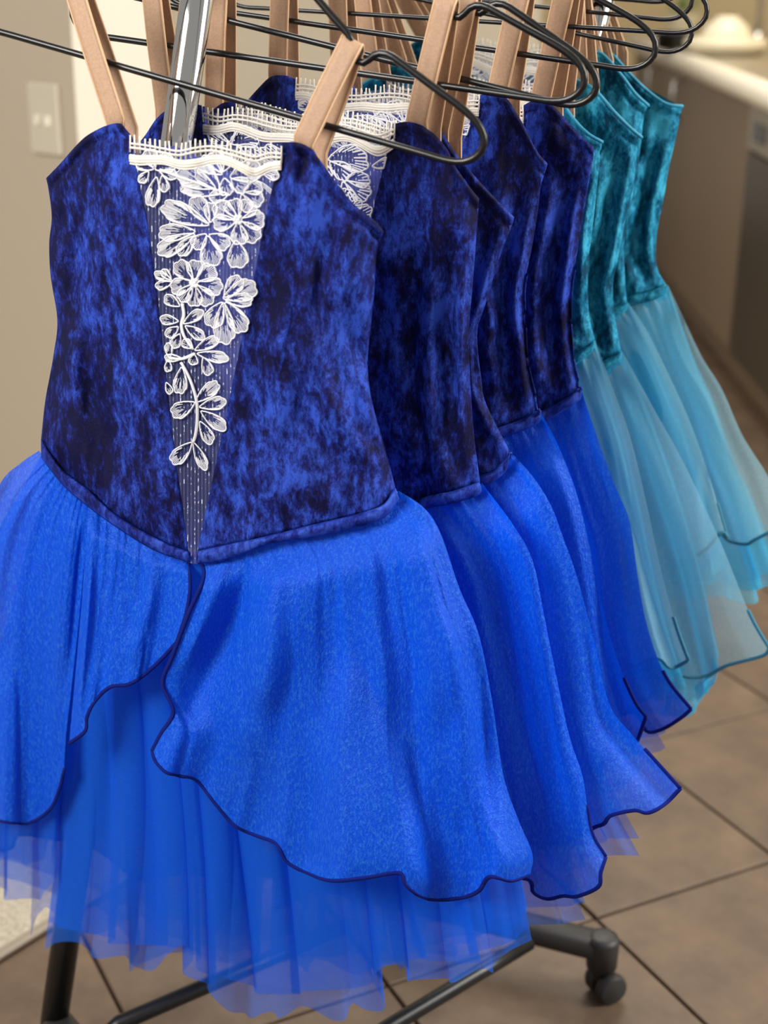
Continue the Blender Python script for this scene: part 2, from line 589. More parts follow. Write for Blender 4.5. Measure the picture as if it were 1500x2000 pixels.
for q, (d_, p) in enumerate(tiles[:230]):
    o = tile0 if q == 0 else tile0.copy()
    if q:
        COL.objects.link(o)
        o.parent = floor
    o.location = p + np.array([0, 0, rng.normal() * 0.0004])

# carpet of the next room, its metal edge strip
e0, e1 = onz(0, 1868, 0.0), onz(90, 1812, 0.0)
ed = (e1 - e0) / np.linalg.norm(e1 - e0)
en = np.array([-ed[1], ed[0], 0])
ca = e0 - ed * 0.9
cb = e0 + ed * 1.6
cv = [ca, cb, cb + en * 1.7, ca + en * 1.7]
c = MB()
top = [np.array([p[0], p[1], 0.010]) for p in cv]
bot = [np.array([p[0], p[1], -0.0055]) for p in cv]
c.add(bot + top, [(0, 3, 2, 1), (4, 5, 6, 7), (0, 1, 5, 4), (1, 2, 6, 5), (2, 3, 7, 6), (3, 0, 4, 7)])
tag(c.build('floor_carpet', M['carpet'], smooth=False), kind='structure')
c = MB()
c.box((ca + cb) / 2 - en * 0.004 + np.array([0, 0, 0.006]), ed * 1.25, en * 0.007, (0, 0, 0.005), 0.003)
tag(c.build('trim_1', M['trim_metal'], smooth=False, recalc=True), kind='structure')

# ------------------------------------------------------------------ room: walls
cor = onplane(142, 100, (0, 2.5, 0), (0, 1, 0))
CX, CY = cor[0], cor[1]


def wall_slab(name, a, b, th, z0, z1, mat, side=1):
    a, b = np.array(a, float), np.array(b, float)
    d = (b - a) / np.linalg.norm(b - a)
    nn = np.array([-d[1], d[0]]) * side
    pts = [a, b, b + nn * th, a + nn * th]
    v = [(p[0], p[1], z0) for p in pts] + [(p[0], p[1], z1) for p in pts]
    m = MB()
    m.add(v, [(0, 3, 2, 1), (4, 5, 6, 7), (0, 1, 5, 4), (1, 2, 6, 5), (2, 3, 7, 6), (3, 0, 4, 7)])
    return tag(m.build(name, mat, smooth=False, recalc=True), kind='structure')


LA = math.radians(35)
ldir = np.array([-math.cos(LA), math.sin(LA)])
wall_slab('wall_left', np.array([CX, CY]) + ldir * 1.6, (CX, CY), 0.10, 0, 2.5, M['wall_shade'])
RA = math.radians(38)
rdir = np.array([math.cos(RA), math.sin(RA)])
e2 = onplane(321, 60, (CX, CY, 0), (-rdir[1], rdir[0], 0))
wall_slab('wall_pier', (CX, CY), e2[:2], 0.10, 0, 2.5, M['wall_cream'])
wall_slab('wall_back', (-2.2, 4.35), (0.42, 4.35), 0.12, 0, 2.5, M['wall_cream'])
wall_slab('wall_kitchen', (0.42, 6.3), (3.2, 6.3), 0.12, 0, 2.5, M['splash'])
wall_slab('wall_right', (1.62, 6.3), (1.62, 2.2), 0.12, 0, 2.5, M['splash'])

# light switch on the left wall
lw = np.array([-ldir[0], -ldir[1], 0])            # along wall, towards the corner
ln = np.array([ldir[1], -ldir[0], 0]) * -1        # out of the wall
if ln[1] > 0:
    ln = -ln
sp = onplane(92, 232, (CX, CY, 0), ln)
sw = tag(empty('light_switch', sp), 'white double light switch on the shaded wall beside the corner', 'switch')
m = MB(); m.box(sp + ln * 0.004, lw * 0.036, ZAX * 0.058, ln * 0.005, 0.003); m.build('switch_plate', M['switch'], sw, smooth=False, recalc=True)
for sx in (-1, 1):
    m = MB(); m.box(sp + ln * 0.011 + lw * 0.012 * sx - ZAX * 0.002, lw * 0.005, ZAX * 0.008, ln * 0.003, 0.001)
    m.build('rocker', M['china'], sw, smooth=False, recalc=True)

# ------------------------------------------------------------------ kitchen
KX, KZ = 0.91, 0.80
cab_y = [2.55, 3.10, 3.83, 5.15, 5.75]


def cabinet(y0, y1, label, handle_y):
    t = tag(empty('kitchen_cabinet', (KX + 0.3, (y0 + y1) / 2, 0)), label, 'cabinet', 'kitchen base cabinets')
    box_between((KX + 0.022, y0 + 0.001, 0.10), (KX + 0.60, y1 - 0.001, KZ - 0.042), 'cabinet_body', M['cabinet'], t)
    box_between((KX + 0.05, y0 + 0.001, 0.0), (KX + 0.58, y1 - 0.001, 0.10), 'kickboard', M['cabinet'], t)
    d = box_between((KX, y0 + 0.003, 0.105), (KX + 0.02, y1 - 0.003, KZ - 0.045), 'door', M['cabinet'], t)
    m = MB()
    m.tube([(KX - 0.002, handle_y, 0.60), (KX - 0.028, handle_y, 0.605), (KX - 0.028, handle_y, 0.715), (KX - 0.002, handle_y, 0.72)], 0.006, 8)
    m.build('handle', M['steel'], d)


cabinet(cab_y[2], cab_y[3], 'taupe kitchen cabinet door with steel handle left of the dark appliance', 4.78)
cabinet(cab_y[3], cab_y[4], 'taupe kitchen cabinet at the far end, behind the teal dresses', 5.25)
dw = tag(empty('dishwasher', (KX + 0.3, (cab_y[1] + cab_y[2]) / 2, 0)), 'dark built-in dishwasher under the counter at the right edge', 'dishwasher')
box_between((KX + 0.022, cab_y[1], 0.10), (KX + 0.60, cab_y[2] - 0.001, KZ - 0.042), 'body', M['appliance'], dw)
box_between((KX + 0.05, cab_y[1], 0.0), (KX + 0.58, cab_y[2] - 0.001, 0.10), 'kickboard', M['cabinet'], dw)
box_between((KX - 0.004, cab_y[1] + 0.003, 0.105), (KX + 0.02, cab_y[2] - 0.003, 0.625), 'door', M['appliance'], dw)
pn = box_between((KX - 0.008, cab_y[1] + 0.003, 0.632), (KX + 0.02, cab_y[2] - 0.003, KZ - 0.047), 'control_panel', M['appliance_panel'], dw)
box_between((KX - 0.011, cab_y[2] - 0.19, 0.660), (KX - 0.0075, cab_y[2] - 0.07, 0.705), 'display', M['black_gloss'], pn)
wt = tag(empty('kitchen_counter', (KX + 0.3, 4.2, KZ - 0.04)), 'long kitchen counter with rounded cream front edge', 'counter')
box_between((KX + 0.012, 2.55, KZ - 0.04), (KX + 0.66, 5.80, KZ), 'counter_slab', M['counter_top'], wt)
m = MB()
m.tube([(KX + 0.004, 2.55, KZ - 0.030), (KX + 0.004, 4.2, KZ - 0.030), (KX + 0.004, 5.80, KZ - 0.030)], 0.032, 16)
m.build('counter_edge', M['counter_edge'], wt)


def on_counter(px, py):
    return onz(px, py, KZ)


def counter_at(px, y):
    """counter point at distance y below picture column px"""
    q = onplane(px, 60, (0, y, 0), (0, 1, 0))
    return np.array([q[0], y, KZ])


p = counter_at(1420, 4.75)
pl = tag(empty('serving_platter', p), 'wide cream platter with a rounded rim lying on the kitchen counter', 'platter')
m = MB(); m.lathe(p, [(0.08, 0.0), (0.10, 0.002), (0.122, 0.016), (0.128, 0.030), (0.124, 0.042), (0.110, 0.048), (0.095, 0.044), (0.085, 0.030), (0.04, 0.026), (0.01, 0.026)], seg=40); m.build('platter_dish', M['china'], pl)
p2 = p + np.array([0.0, 0.0, 0.0265])
bw = tag(empty('bowl', p2), 'cream bowl turned upside down on the platter', 'bowl')
m = MB(); m.lathe(p2, [(0.080, 0.0), (0.082, 0.004), (0.076, 0.030), (0.060, 0.058), (0.038, 0.074), (0.034, 0.076), (0.033, 0.084), (0.02, 0.084)], seg=36); m.build('bowl_body', M['china'], bw)
p = counter_at(1322, 4.95)
pan = tag(empty('casserole_pot', p), 'dark casserole pot on the counter next to the hangers', 'pot')
m = MB(); m.lathe(p, [(0.055, 0), (0.062, 0.004), (0.064, 0.048), (0.067, 0.050), (0.060, 0.050), (0.058, 0.012), (0.02, 0.010)], seg=28); b_ = m.build('pot_body', M['black_metal'], pan)
for s_ in (-1, 1):
    m = MB(); q = p + np.array([0.064 * s_, 0, 0.038])
    m.tube([q + np.array([0, -0.018, 0]), q + np.array([0.018 * s_, -0.014, 0]), q + np.array([0.018 * s_, 0.014, 0]), q + np.array([0, 0.018, 0])], 0.004, 8)
    m.build('pot_handle', M['steel'], pan)
p = counter_at(1334, 5.55)
gp = tag(empty('herb_pot', p), 'small green herb in a pale pot behind the dark casserole', 'plant')
m = MB(); m.lathe(p, [(0.05, 0), (0.055, 0.003), (0.066, 0.075), (0.069, 0.080), (0.061, 0.080), (0.055, 0.065), (0.01, 0.065)], seg=24); m.build('pot', M['china'], gp)
for q in range(26):
    a = rng.random() * 6.28; r0 = rng.random() * 0.05; l = 0.03 + rng.random() * 0.035
    c0 = p + np.array([math.cos(a) * r0, math.sin(a) * r0, 0.075 + rng.random() * 0.055])
    d = np.array([math.cos(a), math.sin(a), 0.5]); d /= np.linalg.norm(d)
    sd = np.cross(d, ZAX); sd /= np.linalg.norm(sd)
    m = MB()
    m.add([c0, c0 + d * l * .5 + sd * l * .35, c0 + d * l - ZAX * l * .2, c0 + d * l * .5 - sd * l * .35, c0 + d * l * .5 + ZAX * l * .12],
          [(0, 1, 4), (1, 2, 4), (2, 3, 4), (3, 0, 4)])
    m.build('leaf', M['green'], gp)
p = counter_at(1481, 5.1)
tp_ = tag(empty('kitchen_tap', p), 'steel gooseneck kitchen tap behind the cream platter', 'tap')
m = MB(); m.lathe(p, [(0.026, 0), (0.026, 0.02), (0.016, 0.03), (0.016, 0.05)], seg=20); m.build('tap_base', M['steel'], tp_)
m = MB()
arc = [p + np.array([0, 0, 0.05]), p + np.array([0, 0, 0.2])] + [p + np.array([-0.07 + 0.07 * math.cos(t), 0, 0.2 + 0.07 * math.sin(t)]) for t in np.linspace(0.3, 3.0, 9)] + [p + np.array([-0.14, 0, 0.16])]
m.tube(arc, 0.010, 10); m.build('spout', M['steel'], tp_)

# ------------------------------------------------------------------ clothes rack
pole_a, pole_b = onp(384, 0, 0.042), onp(346, 260, 0.042)
pole_dir = onp(112, 1950, 0.036) - pole_a
pole_dir /= np.linalg.norm(pole_dir)
RAILZ = 1.205


def on_pole(z, base=pole_a):
    return base + pole_dir * ((z - base[2]) / pole_dir[2])


RD = np.array([0.79, 0.61, 0.0]); RD /= np.linalg.norm(RD)
ptop, pbot = on_pole(RAILZ), on_pole(0.050)
far_off = RD * 0.43
rack = tag(empty('clothes_rack', (pbot[0] + 0.2, pbot[1], 0)), 'chrome and black wheeled clothes rack carrying the blue and teal dresses', 'clothes rack')


def lerp(a, b, t):
    return np.asarray(a) * (1 - t) + np.asarray(b) * t


for nm, off in (('near', np.zeros(3)), ('far', far_off)):
    m = MB(); m.tube([ptop + off, lerp(ptop, pbot, 0.3) + off, on_pole(0.45) + off], 0.0125, 24); m.build('upright', M['chrome'], rack)
    m = MB(); m.tube([on_pole(0.45) + off, lerp(on_pole(0.45), pbot, .5) + off, pbot + off], 0.0142, 20); m.build('lower_upright', M['black_metal'], rack)
    m = MB(); m.lathe(on_pole(0.45) + off, [(0.0142, -0.012), (0.0172, -0.010), (0.0172, 0.012), (0.014, 0.015)], pole_dir, 20); m.build('collar', M['black_plastic'], rack)
m = MB(); m.tube([ptop - RD * 0.10, ptop + far_off * .5, ptop + far_off + RD * 0.20], 0.0125, 20); m.build('hanging_rail', M['chrome'], rack)
RAIL0 = ptop
# base rails and feet
near_l, near_r = pbot.copy(), pbot + np.array([0.61, -0.79, 0.0]) * 0.46
near_l[2] = near_r[2] = 0.046
farfoot_r = onz(1170, 1944, 0.0) + np.array([0, 0, 0.062])
farbase = pbot + far_off
_fd = onz(1030, 1812, 0.066) - farfoot_r
_fd[2] = 0
farfoot_l = farfoot_r + _fd / np.linalg.norm(_fd[:2]) * 0.46
farfoot_l[2] = farfoot_r[2]


def foot(a, b):
    d = b - a
    L_ = np.linalg.norm(d)
    d = d / L_
    sd = np.array([-d[1], d[0], 0])
    m = MB()
    m.box((a + b) / 2 + ZAX * 0.004, d * L_ / 2, sd * 0.0165, ZAX * 0.0135, 0.006)
    f = sharp(m.build('foot_bar', M['black_plastic'], rack, recalc=True), 50)
    for e, s_ in ((a + d * (0.10 if a is near_l else 0), -1), (b, 1)):
        c_ = MB()
        c_.lathe(e + ZAX * 0.003, [(0.004, -0.042), (0.0085, -0.041), (0.0085, -0.026), (0.0172, -0.024), (0.0180, 0.010), (0.0165, 0.0140), (0.010, 0.0160), (0.002, 0.0162)], seg=22)
        cs = c_.build('caster', M['black_plastic'], rack)
        wd = np.array([0.42, -0.90, 0.0]); wd /= np.linalg.norm(wd)
        ctr = np.array([e[0], e[1], 0.0182]) + np.array([0.006, 0, 0]) * s_
        for o_ in (-1, 1):
            w_ = MB()
            ct = ctr + wd * 0.0115 * o_
            w_.lathe(ct, [(0.003, -0.0085 if o_ > 0 else -0.0110), (0.0120, -0.0085), (0.0158, -0.0072), (0.0180, -0.0030), (0.0180, 0.0030), (0.0158, 0.0072), (0.0120, 0.0085), (0.0030, 0.0110 if o_ > 0 else 0.0085)], wd, 30)
            sharp(w_.build('wheel', M['black_plastic'], cs), 40)
        h_ = MB()
        h_.tube([ctr - wd * 0.012, ctr, ctr + wd * 0.012], 0.0065, 12)
        h_.build('axle', M['black_metal'], cs)


foot(near_l, near_r)
foot(farfoot_l, farfoot_r)
r1a, r1b = onz(415, 1920, 0.095), onz(230, 2000, 0.085)
r2a, r2b = onz(930, 1903, 0.095), onz(769, 2000, 0.085)
for a, b, l0, l1 in ((r1a, r1b, 0.16, 0.03), (r2a, r2b, 0.075, 0.235)):
    d = (a - b) / np.linalg.norm(a - b)
    m = MB(); e_ = b - d * l1; e_[2] = 0.056
    m.tube([e_, lerp(e_, b, .9), b, a, a + d * l0], 0.0085, 16); m.build('base_rail', M['black_metal'], rack)

# ------------------------------------------------------------------ hangers
HALF = [(0, 0), (0.06, 0), (0.12, 0), (0.17, 0), (0.190, 0.0), (0.2020, 0.0022), (0.2100, 0.0075), (0.2140, 0.0150), (0.2120, 0.0240), (0.2040, 0.0315),
        (0.190, 0.0385), (0.165, 0.0475), (0.142, 0.0560), (0.132, 0.0590), (0.1235, 0.0575), (0.1165, 0.0500), (0.1115, 0.0485), (0.1070, 0.0530),
        (0.1010, 0.0640), (0.085, 0.0745), (0.060, 0.0910), (0.030, 0.1120), (0.008, 0.1275)]
NOTCH = (0.1040, 0.0590)


def hanger(cx, cy, k, tilt, label):
    wr_ = 0.0027 if k < 0.15 else (0.0024 if k < 0.2 else 0.0020)
    c0 = onp(cx, cy, k)
    t = tag(empty('hanger', c0), label, 'hanger', 'black wire hangers on the rack')
    ca_, sa = math.cos(tilt), math.sin(tilt)
    ax, up = UAX * ca_ - ZAX * sa, ZAX * ca_ + UAX * sa
    P = lambda a, b, n=0.0: c0 + ax * a + up * b + NRM * n
    right = [(a, b) for a, b in HALF]
    left = [(-a, b) for a, b in HALF[1:]][::-1]
    loop = left + right
    pts = resample(np.array([P(a, b) for a, b in loop]), 190)
    m = MB(); m.tube(pts, wr_, 8); m.build('wire_frame', M['wire'], t)
    apex = P(0, 0.128)
    # nearest place on the rail straight above
    s_ = float((apex - RAIL0) @ RD)
    rp = RAIL0 + RD * s_
    rp = np.array([rp[0], rp[1], RAILZ])
    hk = [P(0, 0.122), P(0, 0.134), lerp(apex, rp, .5) + UAX * 0.006]
    R_ = 0.0162
    for an in np.linspace(-0.55 * math.pi, 0.95 * math.pi, 15):
        q = an
        hk.append(rp + UAX * R_ * math.cos(q) * 1.0 + ZAX * R_ * math.sin(q))
    m = MB(); m.tube(resample(np.array(hk), 60), wr_, 8); m.build('hook', M['wire'], t)
    return dict(c=c0, P=P, ax=ax, up=up, k=k)


# ------------------------------------------------------------------ lace drawing (crop units: 2.2217 per picture pixel from 200,200)
LACE = [
    ('A', [(230, 290, 305, 250, 90), (220, 280, 200, 212, 70), (222, 290, 150, 258, 54), (235, 325, 212, 445, 62), (260, 318, 272, 384, 44), (200, 300, 165, 345, 40), (250, 300, 320, 320, 46)]),
    ('B', [(490, 372, 335, 300, 96), (510, 385, 420, 285, 84), (520, 395, 350, 372, 60), (545, 400, 470, 415, 56)]),
    ('C', [(520, 312, 425, 250, 72), (520, 305, 478, 222, 74), (525, 300, 545, 228, 60), (555, 325, 680, 285, 100), (560, 335, 625, 372, 76), (530, 330, 540, 400, 64)]),
    ('S', [(704, 312, 762, 318, 46)]),
    ('D', [(615, 385, 690, 365, 62), (612, 395, 692, 432, 72), (605, 400, 636, 470, 56)]),
    ('E', [(585, 505, 492, 448, 84), (588, 500, 560, 428, 84), (596, 500, 650, 438, 84), (604, 510, 698, 512, 88), (600, 520, 672, 594, 84), (590, 525, 598, 612, 76), (580, 515, 488, 528, 72)]),
    ('F', [(462, 532, 270, 452, 92), (462, 525, 398, 418, 84), (470, 520, 470, 440, 60)]),
    ('G', [(402, 560, 254, 568, 78), (400, 572, 250, 648, 82), (405, 580, 335, 656, 62)]),
    ('H', [(450, 572, 400, 628, 66), (455, 580, 480, 704, 96), (465, 575, 545, 622, 74)]),
    ('I', [(580, 600, 592, 712, 92)]),
    ('J', [(395, 782, 303, 808, 76), (392, 775, 325, 698, 74), (400, 770, 402, 690, 74), (410, 772, 484, 722, 82), (412, 785, 515, 806, 80), (408, 795, 468, 872, 74), (398, 795, 402, 880, 72), (390, 792, 340, 858, 62)]),
    ('K', [(304, 776, 232, 742, 38), (304, 780, 236, 800, 40), (298, 770, 262, 730, 36)]),
    ('L', [(525, 850, 660, 800, 96), (530, 845, 598, 764, 74), (535, 858, 645, 858, 62), (520, 868, 470, 968, 86), (525, 870, 532, 1040, 96), (535, 868, 614, 988, 84)]),
    ('M', [(336, 884, 274, 846, 48), (352, 960, 432, 908, 46), (360, 970, 438, 1022, 48), (330, 950, 256, 940, 44), (330, 975, 280, 1012, 44), (336, 1005, 310, 1062, 44)]),
    ('N', [(402, 1075, 498, 1028, 50), (412, 1090, 540, 1112, 50), (438, 1108, 466, 1178, 48), (392, 1066, 352, 1036, 42), (400, 1095, 392, 1136, 42), (345, 1112, 275, 1108, 34), (292, 1108, 286, 1048, 34), (286, 1118, 286, 1166, 32)]),
    ('O', [(345, 1150, 335, 1258, 60)]),
    ('P', [(405, 1300, 498, 1222, 60), (422, 1322, 530, 1298, 56), (428, 1340, 530, 1414, 58), (424, 1385, 472, 1476, 52), (400, 1302, 308, 1352, 70)]),
    ('Q', [(388, 1476, 308, 1560, 66), (395, 1476, 447, 1588, 46)]),
    ('R', [(278, 1216, 296, 1262, 30)]),
]
STEMS = [[(345, 872), (352, 920), (342, 965), (352, 1010), (372, 1042), (392, 1070)], [(400, 1090), (345, 1112), (292, 1110)],
         [(340, 1128), (362, 1165), (388, 1225), (408, 1300), (410, 1380), (402, 1445), (390, 1478)], [(250, 292), (330, 322), (420, 352), (505, 385)]]
BEADS = {'E': (590, 510), 'J': (400, 784)}
TRIM = [(120, 158), (180, 166), (260, 184), (330, 194), (400, 178), (470, 173), (540, 188), (600, 203), (660, 217), (720, 203), (776, 206)]
D1_INNER_L = [(253, 262), (272, 360), (290, 460), (308, 590), (322, 720), (345, 920), (368, 1076)]
D1_INNER_R = [(549, 281), (535, 350), (520, 420), (490, 570), (450, 770), (410, 960), (386, 1076)]


def crop2px(p):
    p = np.asarray(p, float)
    return 200 + p / 2.2217


def petal_lines(bx, by, tx, ty, wd, lr):
    """outline and stitch lines of one embroidered petal (crop units)"""
    b, t = np.array([bx, by], float), np.array([tx, ty], float)
    L = np.linalg.norm(t - b)
    ax = (t - b) / L
    nx = np.array([-ax[1], ax[0]])
    ph = np.linspace(0, 2 * math.pi, 44, endpoint=False)
    x = 0.5 - 0.5 * np.cos(ph)
    y = np.sin(ph) * (0.25 + 0.75 * x ** 0.8) * 0.62
    lob = 1 + 0.075 * np.abs(np.sin(ph * (2.5 if wd < 60 else 4.0) + lr.random())) * (x > 0.35)
    x, y = x * lob, y * lob
    out = b + ax * (x * L)[:, None] + nx * (y * wd)[:, None]
    st = []
    n = max(10, int((L + wd) / 5.2))
    for q in np.linspace(0.09, 0.91, n):
        i = q * 44
        i0 = int(i) % 44
        rim = out[i0] * (1 - (i % 1)) + out[(i0 + 1) % 44] * (i % 1)
        root = b + ax * L * 0.22 + nx * wd * 0.12 * math.sin(2 * math.pi * q)
        f = 0.30 + 0.5 * lr.random()
        st.append((rim, rim + (root - rim) * (1 - f)))
    return out, st


# ------------------------------------------------------------------ dress builder
def crease(P, cl, wd, am):
    cl = resample(cl, 60)
    d2 = np.linalg.norm(P[:, :, None, :] - cl[None, None], axis=3)
    i = np.argmin(d2, axis=2)
    dist = np.take_along_axis(d2, i[..., None], 2)[..., 0]
    fade = np.sin(np.pi * np.clip((i + 0.5) / 60, 0, 1)) ** 0.8
    return am * fade * np.exp(-(dist / wd) ** 2)


def interp_x(poly, y):
    poly = np.asarray(poly, float)
    o = np.argsort(poly[:, 1])
    return np.interp(y, poly[o, 1], poly[o, 0])


def make_dress(d):
    k, sc_ = d['k'], d['s']
    blue = d['blue']
    key = 'blue' if blue else 'teal'
    hi = d.get('hi', False)
    sd = d['seed']
    hang = d['hang']
    Vpx = np.array(d['V'], float)
    root = tag(empty('dress', onp(d['V'][0], d['V'][1], k)), d['label'], 'dress',
               'blue velvet dresses on the rack' if blue else 'teal velvet dresses on the rack')
    xl = lambda y: interp_x(d['side_l'], y)
    xr = lambda y: interp_x(d['side_r'], y)
    Bf, Bb = d['bulge']

    def relief(P, wr=1.0, front=True):
        x, y = P[..., 0], P[..., 1]
        S = np.clip(2 * (x - xl(y)) / np.maximum(xr(y) - xl(y), 20) - 1, -1, 1)
        base = (1 - np.abs(S) ** 2.6) ** 0.62
        q = 1.0 / sc_
        wv = (vnoise(x * q / 46, y * q / 240, sd) * 0.0056 + vnoise(x * q / 22 + y * q / 160, y * q / 110, sd + 3) * 0.0030
              + vnoise(x * q / 70 - y * q / 90, y * q / 120, sd + 5) * 0.0042)
        side = np.clip((np.abs(S) - 0.25) / 0.75, 0, 1)
        amp = wr * (0.35 + 0.65 * side) * (1 - np.abs(S) ** 8 * 0.7)
        return (Bf * base if front else -Bb * base) + wv * amp

    # velvet panels
    nuP, nvP = (70, 110) if hi else (46, 70)
    for nm, top, bot, lf, rt in (('L', d['top_l'], d['bot_l'], d['side_l'], d['inner_l']),
                                 ('R', d['top_r'], d['bot_r'], d['inner_r'], d['side_r'])):
        pt = Patch(top, bot, lf, rt, nuP, nvP)
        nn = relief(pt.P)
        # creases
        for (cl, wd, am) in d.get('creases', []):
            nn = nn + crease(pt.P, cl, wd, am)
        # bound top edge with its stitch line
        dtop = np.linalg.norm(pt.P - pt.P[0][None], axis=2) / sc_
        nn = nn + 0.0016 * np.exp(-((dtop - 7) / 9) ** 2) - 0.0022 * np.exp(-((dtop - 23) / 4.5) ** 2)
        pt.world(k, nn)
        pt.build('bodice_panel', M['velvet_' + key], root, solid=0.0022)
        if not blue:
            m = MB(); m.tube(pt.W[0] - NRM * 0.0008, 0.0017, 6); m.build('top_binding_rim', M['binding_rim_teal'], root)  # tube added on the bound edge, its paler colour painting the rim highlight
    # back panel
    bt = d['back_top']
    pt = Patch(bt, list(d['bot_l']) + list(d['bot_r'])[1:], d['side_l'], d['side_r'], 60, 40)
    nn = relief(pt.P, 0.8, False)
    pt.world(k, nn)
    o = pt.build('back_panel', M['lining_' + key], root)
    o['label'] = 'plain lined inside of the bodice back'
    # net insert
    lt = [tuple(crop2px(q)) for q in TRIM] if hi else d['lace_top']
    tipl, tipr = np.array(d['band_l'][-1], float), np.array(d['band_r'][0], float)
    lp = Patch(lt, [tipl, tipr], np.vstack([d['inner_l'], tipl]), np.vstack([d['inner_r'], tipr]), 40, 90)
    nn = relief(lp.P, 0.8) - 0.0006 + 0.005 * np.clip((lp.Tt - 0.955) / 0.03, 0, 1)
    lp.world(k, nn)
    net = lp.build('lace_insert', M['net'], root)
    net['label'] = 'sheer glittering net insert with white embroidery'
    uv = net.data.uv_layers.new(name='UVMap')
    co = np.empty(len(net.data.loops), int); net.data.loops.foreach_get('vertex_index', co)
    pxy = lp.P.reshape(-1, 2)[co] / sc_
    uv.data.foreach_set('uv', (pxy / 30.0).ravel())

    # embroidery
    if hi:
        place = lambda q: crop2px(q)
    else:

        def place(q):
            pz = crop2px(np.atleast_2d(q))
            b = np.clip((pz[:, 1] - 275) / (1076 - 275), -0.05, 1)
            le, ri = interp_x(D1_INNER_L, pz[:, 1]), interp_x(D1_INNER_R, pz[:, 1])
            a = np.clip((pz[:, 0] - le) / (ri - le), 0, 1)
            return lp.at(a, b)
    lift = lambda P, e=0.0012: onp(P[..., 0], P[..., 1], k, relief(P, 0.8) + e)
    pxm = 1.15 / (FPX) / 1.0          # metres per picture pixel at the front dress
    lr = np.random.default_rng(sd + 100)
    groups = LACE if d['lace_n'] is None else [g for g in LACE if g[0] in d['lace_n']]
    tw = 0.00030 if hi else 0.00040
    for gname, petals in groups:
        m = MB()
        for pe in petals:
            out, st = petal_lines(*pe, lr)
            po = place(out)
            m.tube(lift(po, 0.0016), 0.00058 if hi else 0.0007, 5, closed=True)
            e = 0.0012
            for a_, b_ in st if hi else st[::2]:
                ab = place(np.array([a_, b_]))
                w3 = lift(ab, e + lr.random() * 0.0005)
                dr = w3[1] - w3[0]
                sdv = np.cross(dr, NRM); sdv /= np.linalg.norm(sdv) + 1e-9
                tw_ = tw * (0.7 + 0.6 * lr.random()) * (1 if hi else 1.5)
                m.add([w3[0] + sdv * tw_, w3[0] - sdv * tw_, w3[1] - sdv * tw_ * .6, w3[1] + sdv * tw_ * .6, (w3[0] + w3[1]) / 2 + NRM * 0.0004],
                      [(0, 1, 4), (1, 2, 4), (2, 3, 4), (3, 0, 4)])
        if gname in BEADS:
            for q in range(6):
                c0 = np.array(BEADS[gname]) + np.array([math.cos(q * 1.05), math.sin(q * 1.05)]) * (15 if q else 0)
                cc = lift(place(c0[None])[0] if not hi else place(c0), 0.0016)
                m.lathe(cc - NRM * 0.0004, [(0.0010, 0), (0.0019, 0.0005), (0.0014, 0.0013), (0.0004, 0.0016)], NRM, 8)
        m.build('lace_flower', M['thread'], net)
    if d['lace_n'] is None:
        for stl in STEMS:
            sp_ = resample(stl, 26)
            m = MB(); m.tube(lift(place(sp_), 0.0016), 0.0011, 5); m.tube(lift(place(sp_ + np.array([4, 2])), 0.0016), 0.0009, 5)
            m.build('lace_stem', M['thread'], net)
    # scalloped lace edge
    m = MB()
    edge = resample(lt, 120)
    th = 1.0 * sc_
    arc_ = np.linspace(0, 1, len(edge)) * np.sum(np.linalg.norm(np.diff(edge, axis=0), axis=1)) / (120 * sc_)
    for off, rr, wa in ((8, 0.0008, 1), (16, 0.0009, 1), (29, 0.0015, 5), (33, 0.0017, 5), (38, 0.0013, 5), (43, 0.0007, 6)):
        yy = (off + wa * np.sin(arc_ * 2 * math.pi + sd)) * th
        m.tube(lift(edge + np.stack([np.zeros_like(yy), yy], 1), 0.0014), rr, 6)
    tot = np.sum(np.linalg.norm(np.diff(edge, axis=0), axis=1))
    nt_ = int(tot / (9.5 * th))
    te = resample(lt, nt_)
    for q in te:
        jit = lr.normal() * 1.2
        ab = np.array([q + np.array([jit * 1.2, (-8 + lr.normal() * 1.6) * th]), q + np.array([0, 26 * th])])
        m.tube(lift(ab, 0.0012), 0.0008, 4)
    sc_edge = m.build('scalloped_edge', M['cord'], net)

    # waistband
    for bot, low in ((d['bot_l'], d['band_l']), (d['bot_r'], d['band_r'])):
        n_ = 90 if hi else 50
        pt = Patch(bot, low, [bot[0], low[0]], [bot[-1], low[-1]], n_, 9)
        nn = relief(pt.P, 0.6) + 0.003 + 0.0045 * np.sin(np.pi * np.clip(pt.Tt, 0.0, 1)) ** 0.6 + vnoise(pt.P[..., 0] / 16 / sc_, pt.Tt * 2, sd + 9) * 0.0009
        pt.world(k, nn)
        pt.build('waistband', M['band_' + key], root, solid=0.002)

    # straps
    for side in (-1, 1):
        base = np.array(d['sb_r'] if side > 0 else d['sb_l'], float)
        bb = base + np.array([26, 16]) * sc_
        nx, ny = d.get('notch_l', NOTCH) if side < 0 else NOTCH
        topw = hang['P'](nx * side, ny + 0.0030)
        f0 = onp(base[0], base[1] + 26 * sc_, k, relief((base + [0, 26 * sc_])[None])[0] - 0.0075)
        f1 = onp(base[0], base[1] - 12 * sc_, k, relief(base[None])[0] - 0.0045)
        b1 = onp(bb[0], bb[1] - 12 * sc_, k, -0.012)
        b0 = onp(bb[0], bb[1] + 45 * sc_, k, -0.010)
        tf, tb = topw + NRM * 0.0042 - hang['up'] * 0.004, topw - NRM * 0.0042 - hang['up'] * 0.004
        tm = topw + hang['up'] * 0.0006
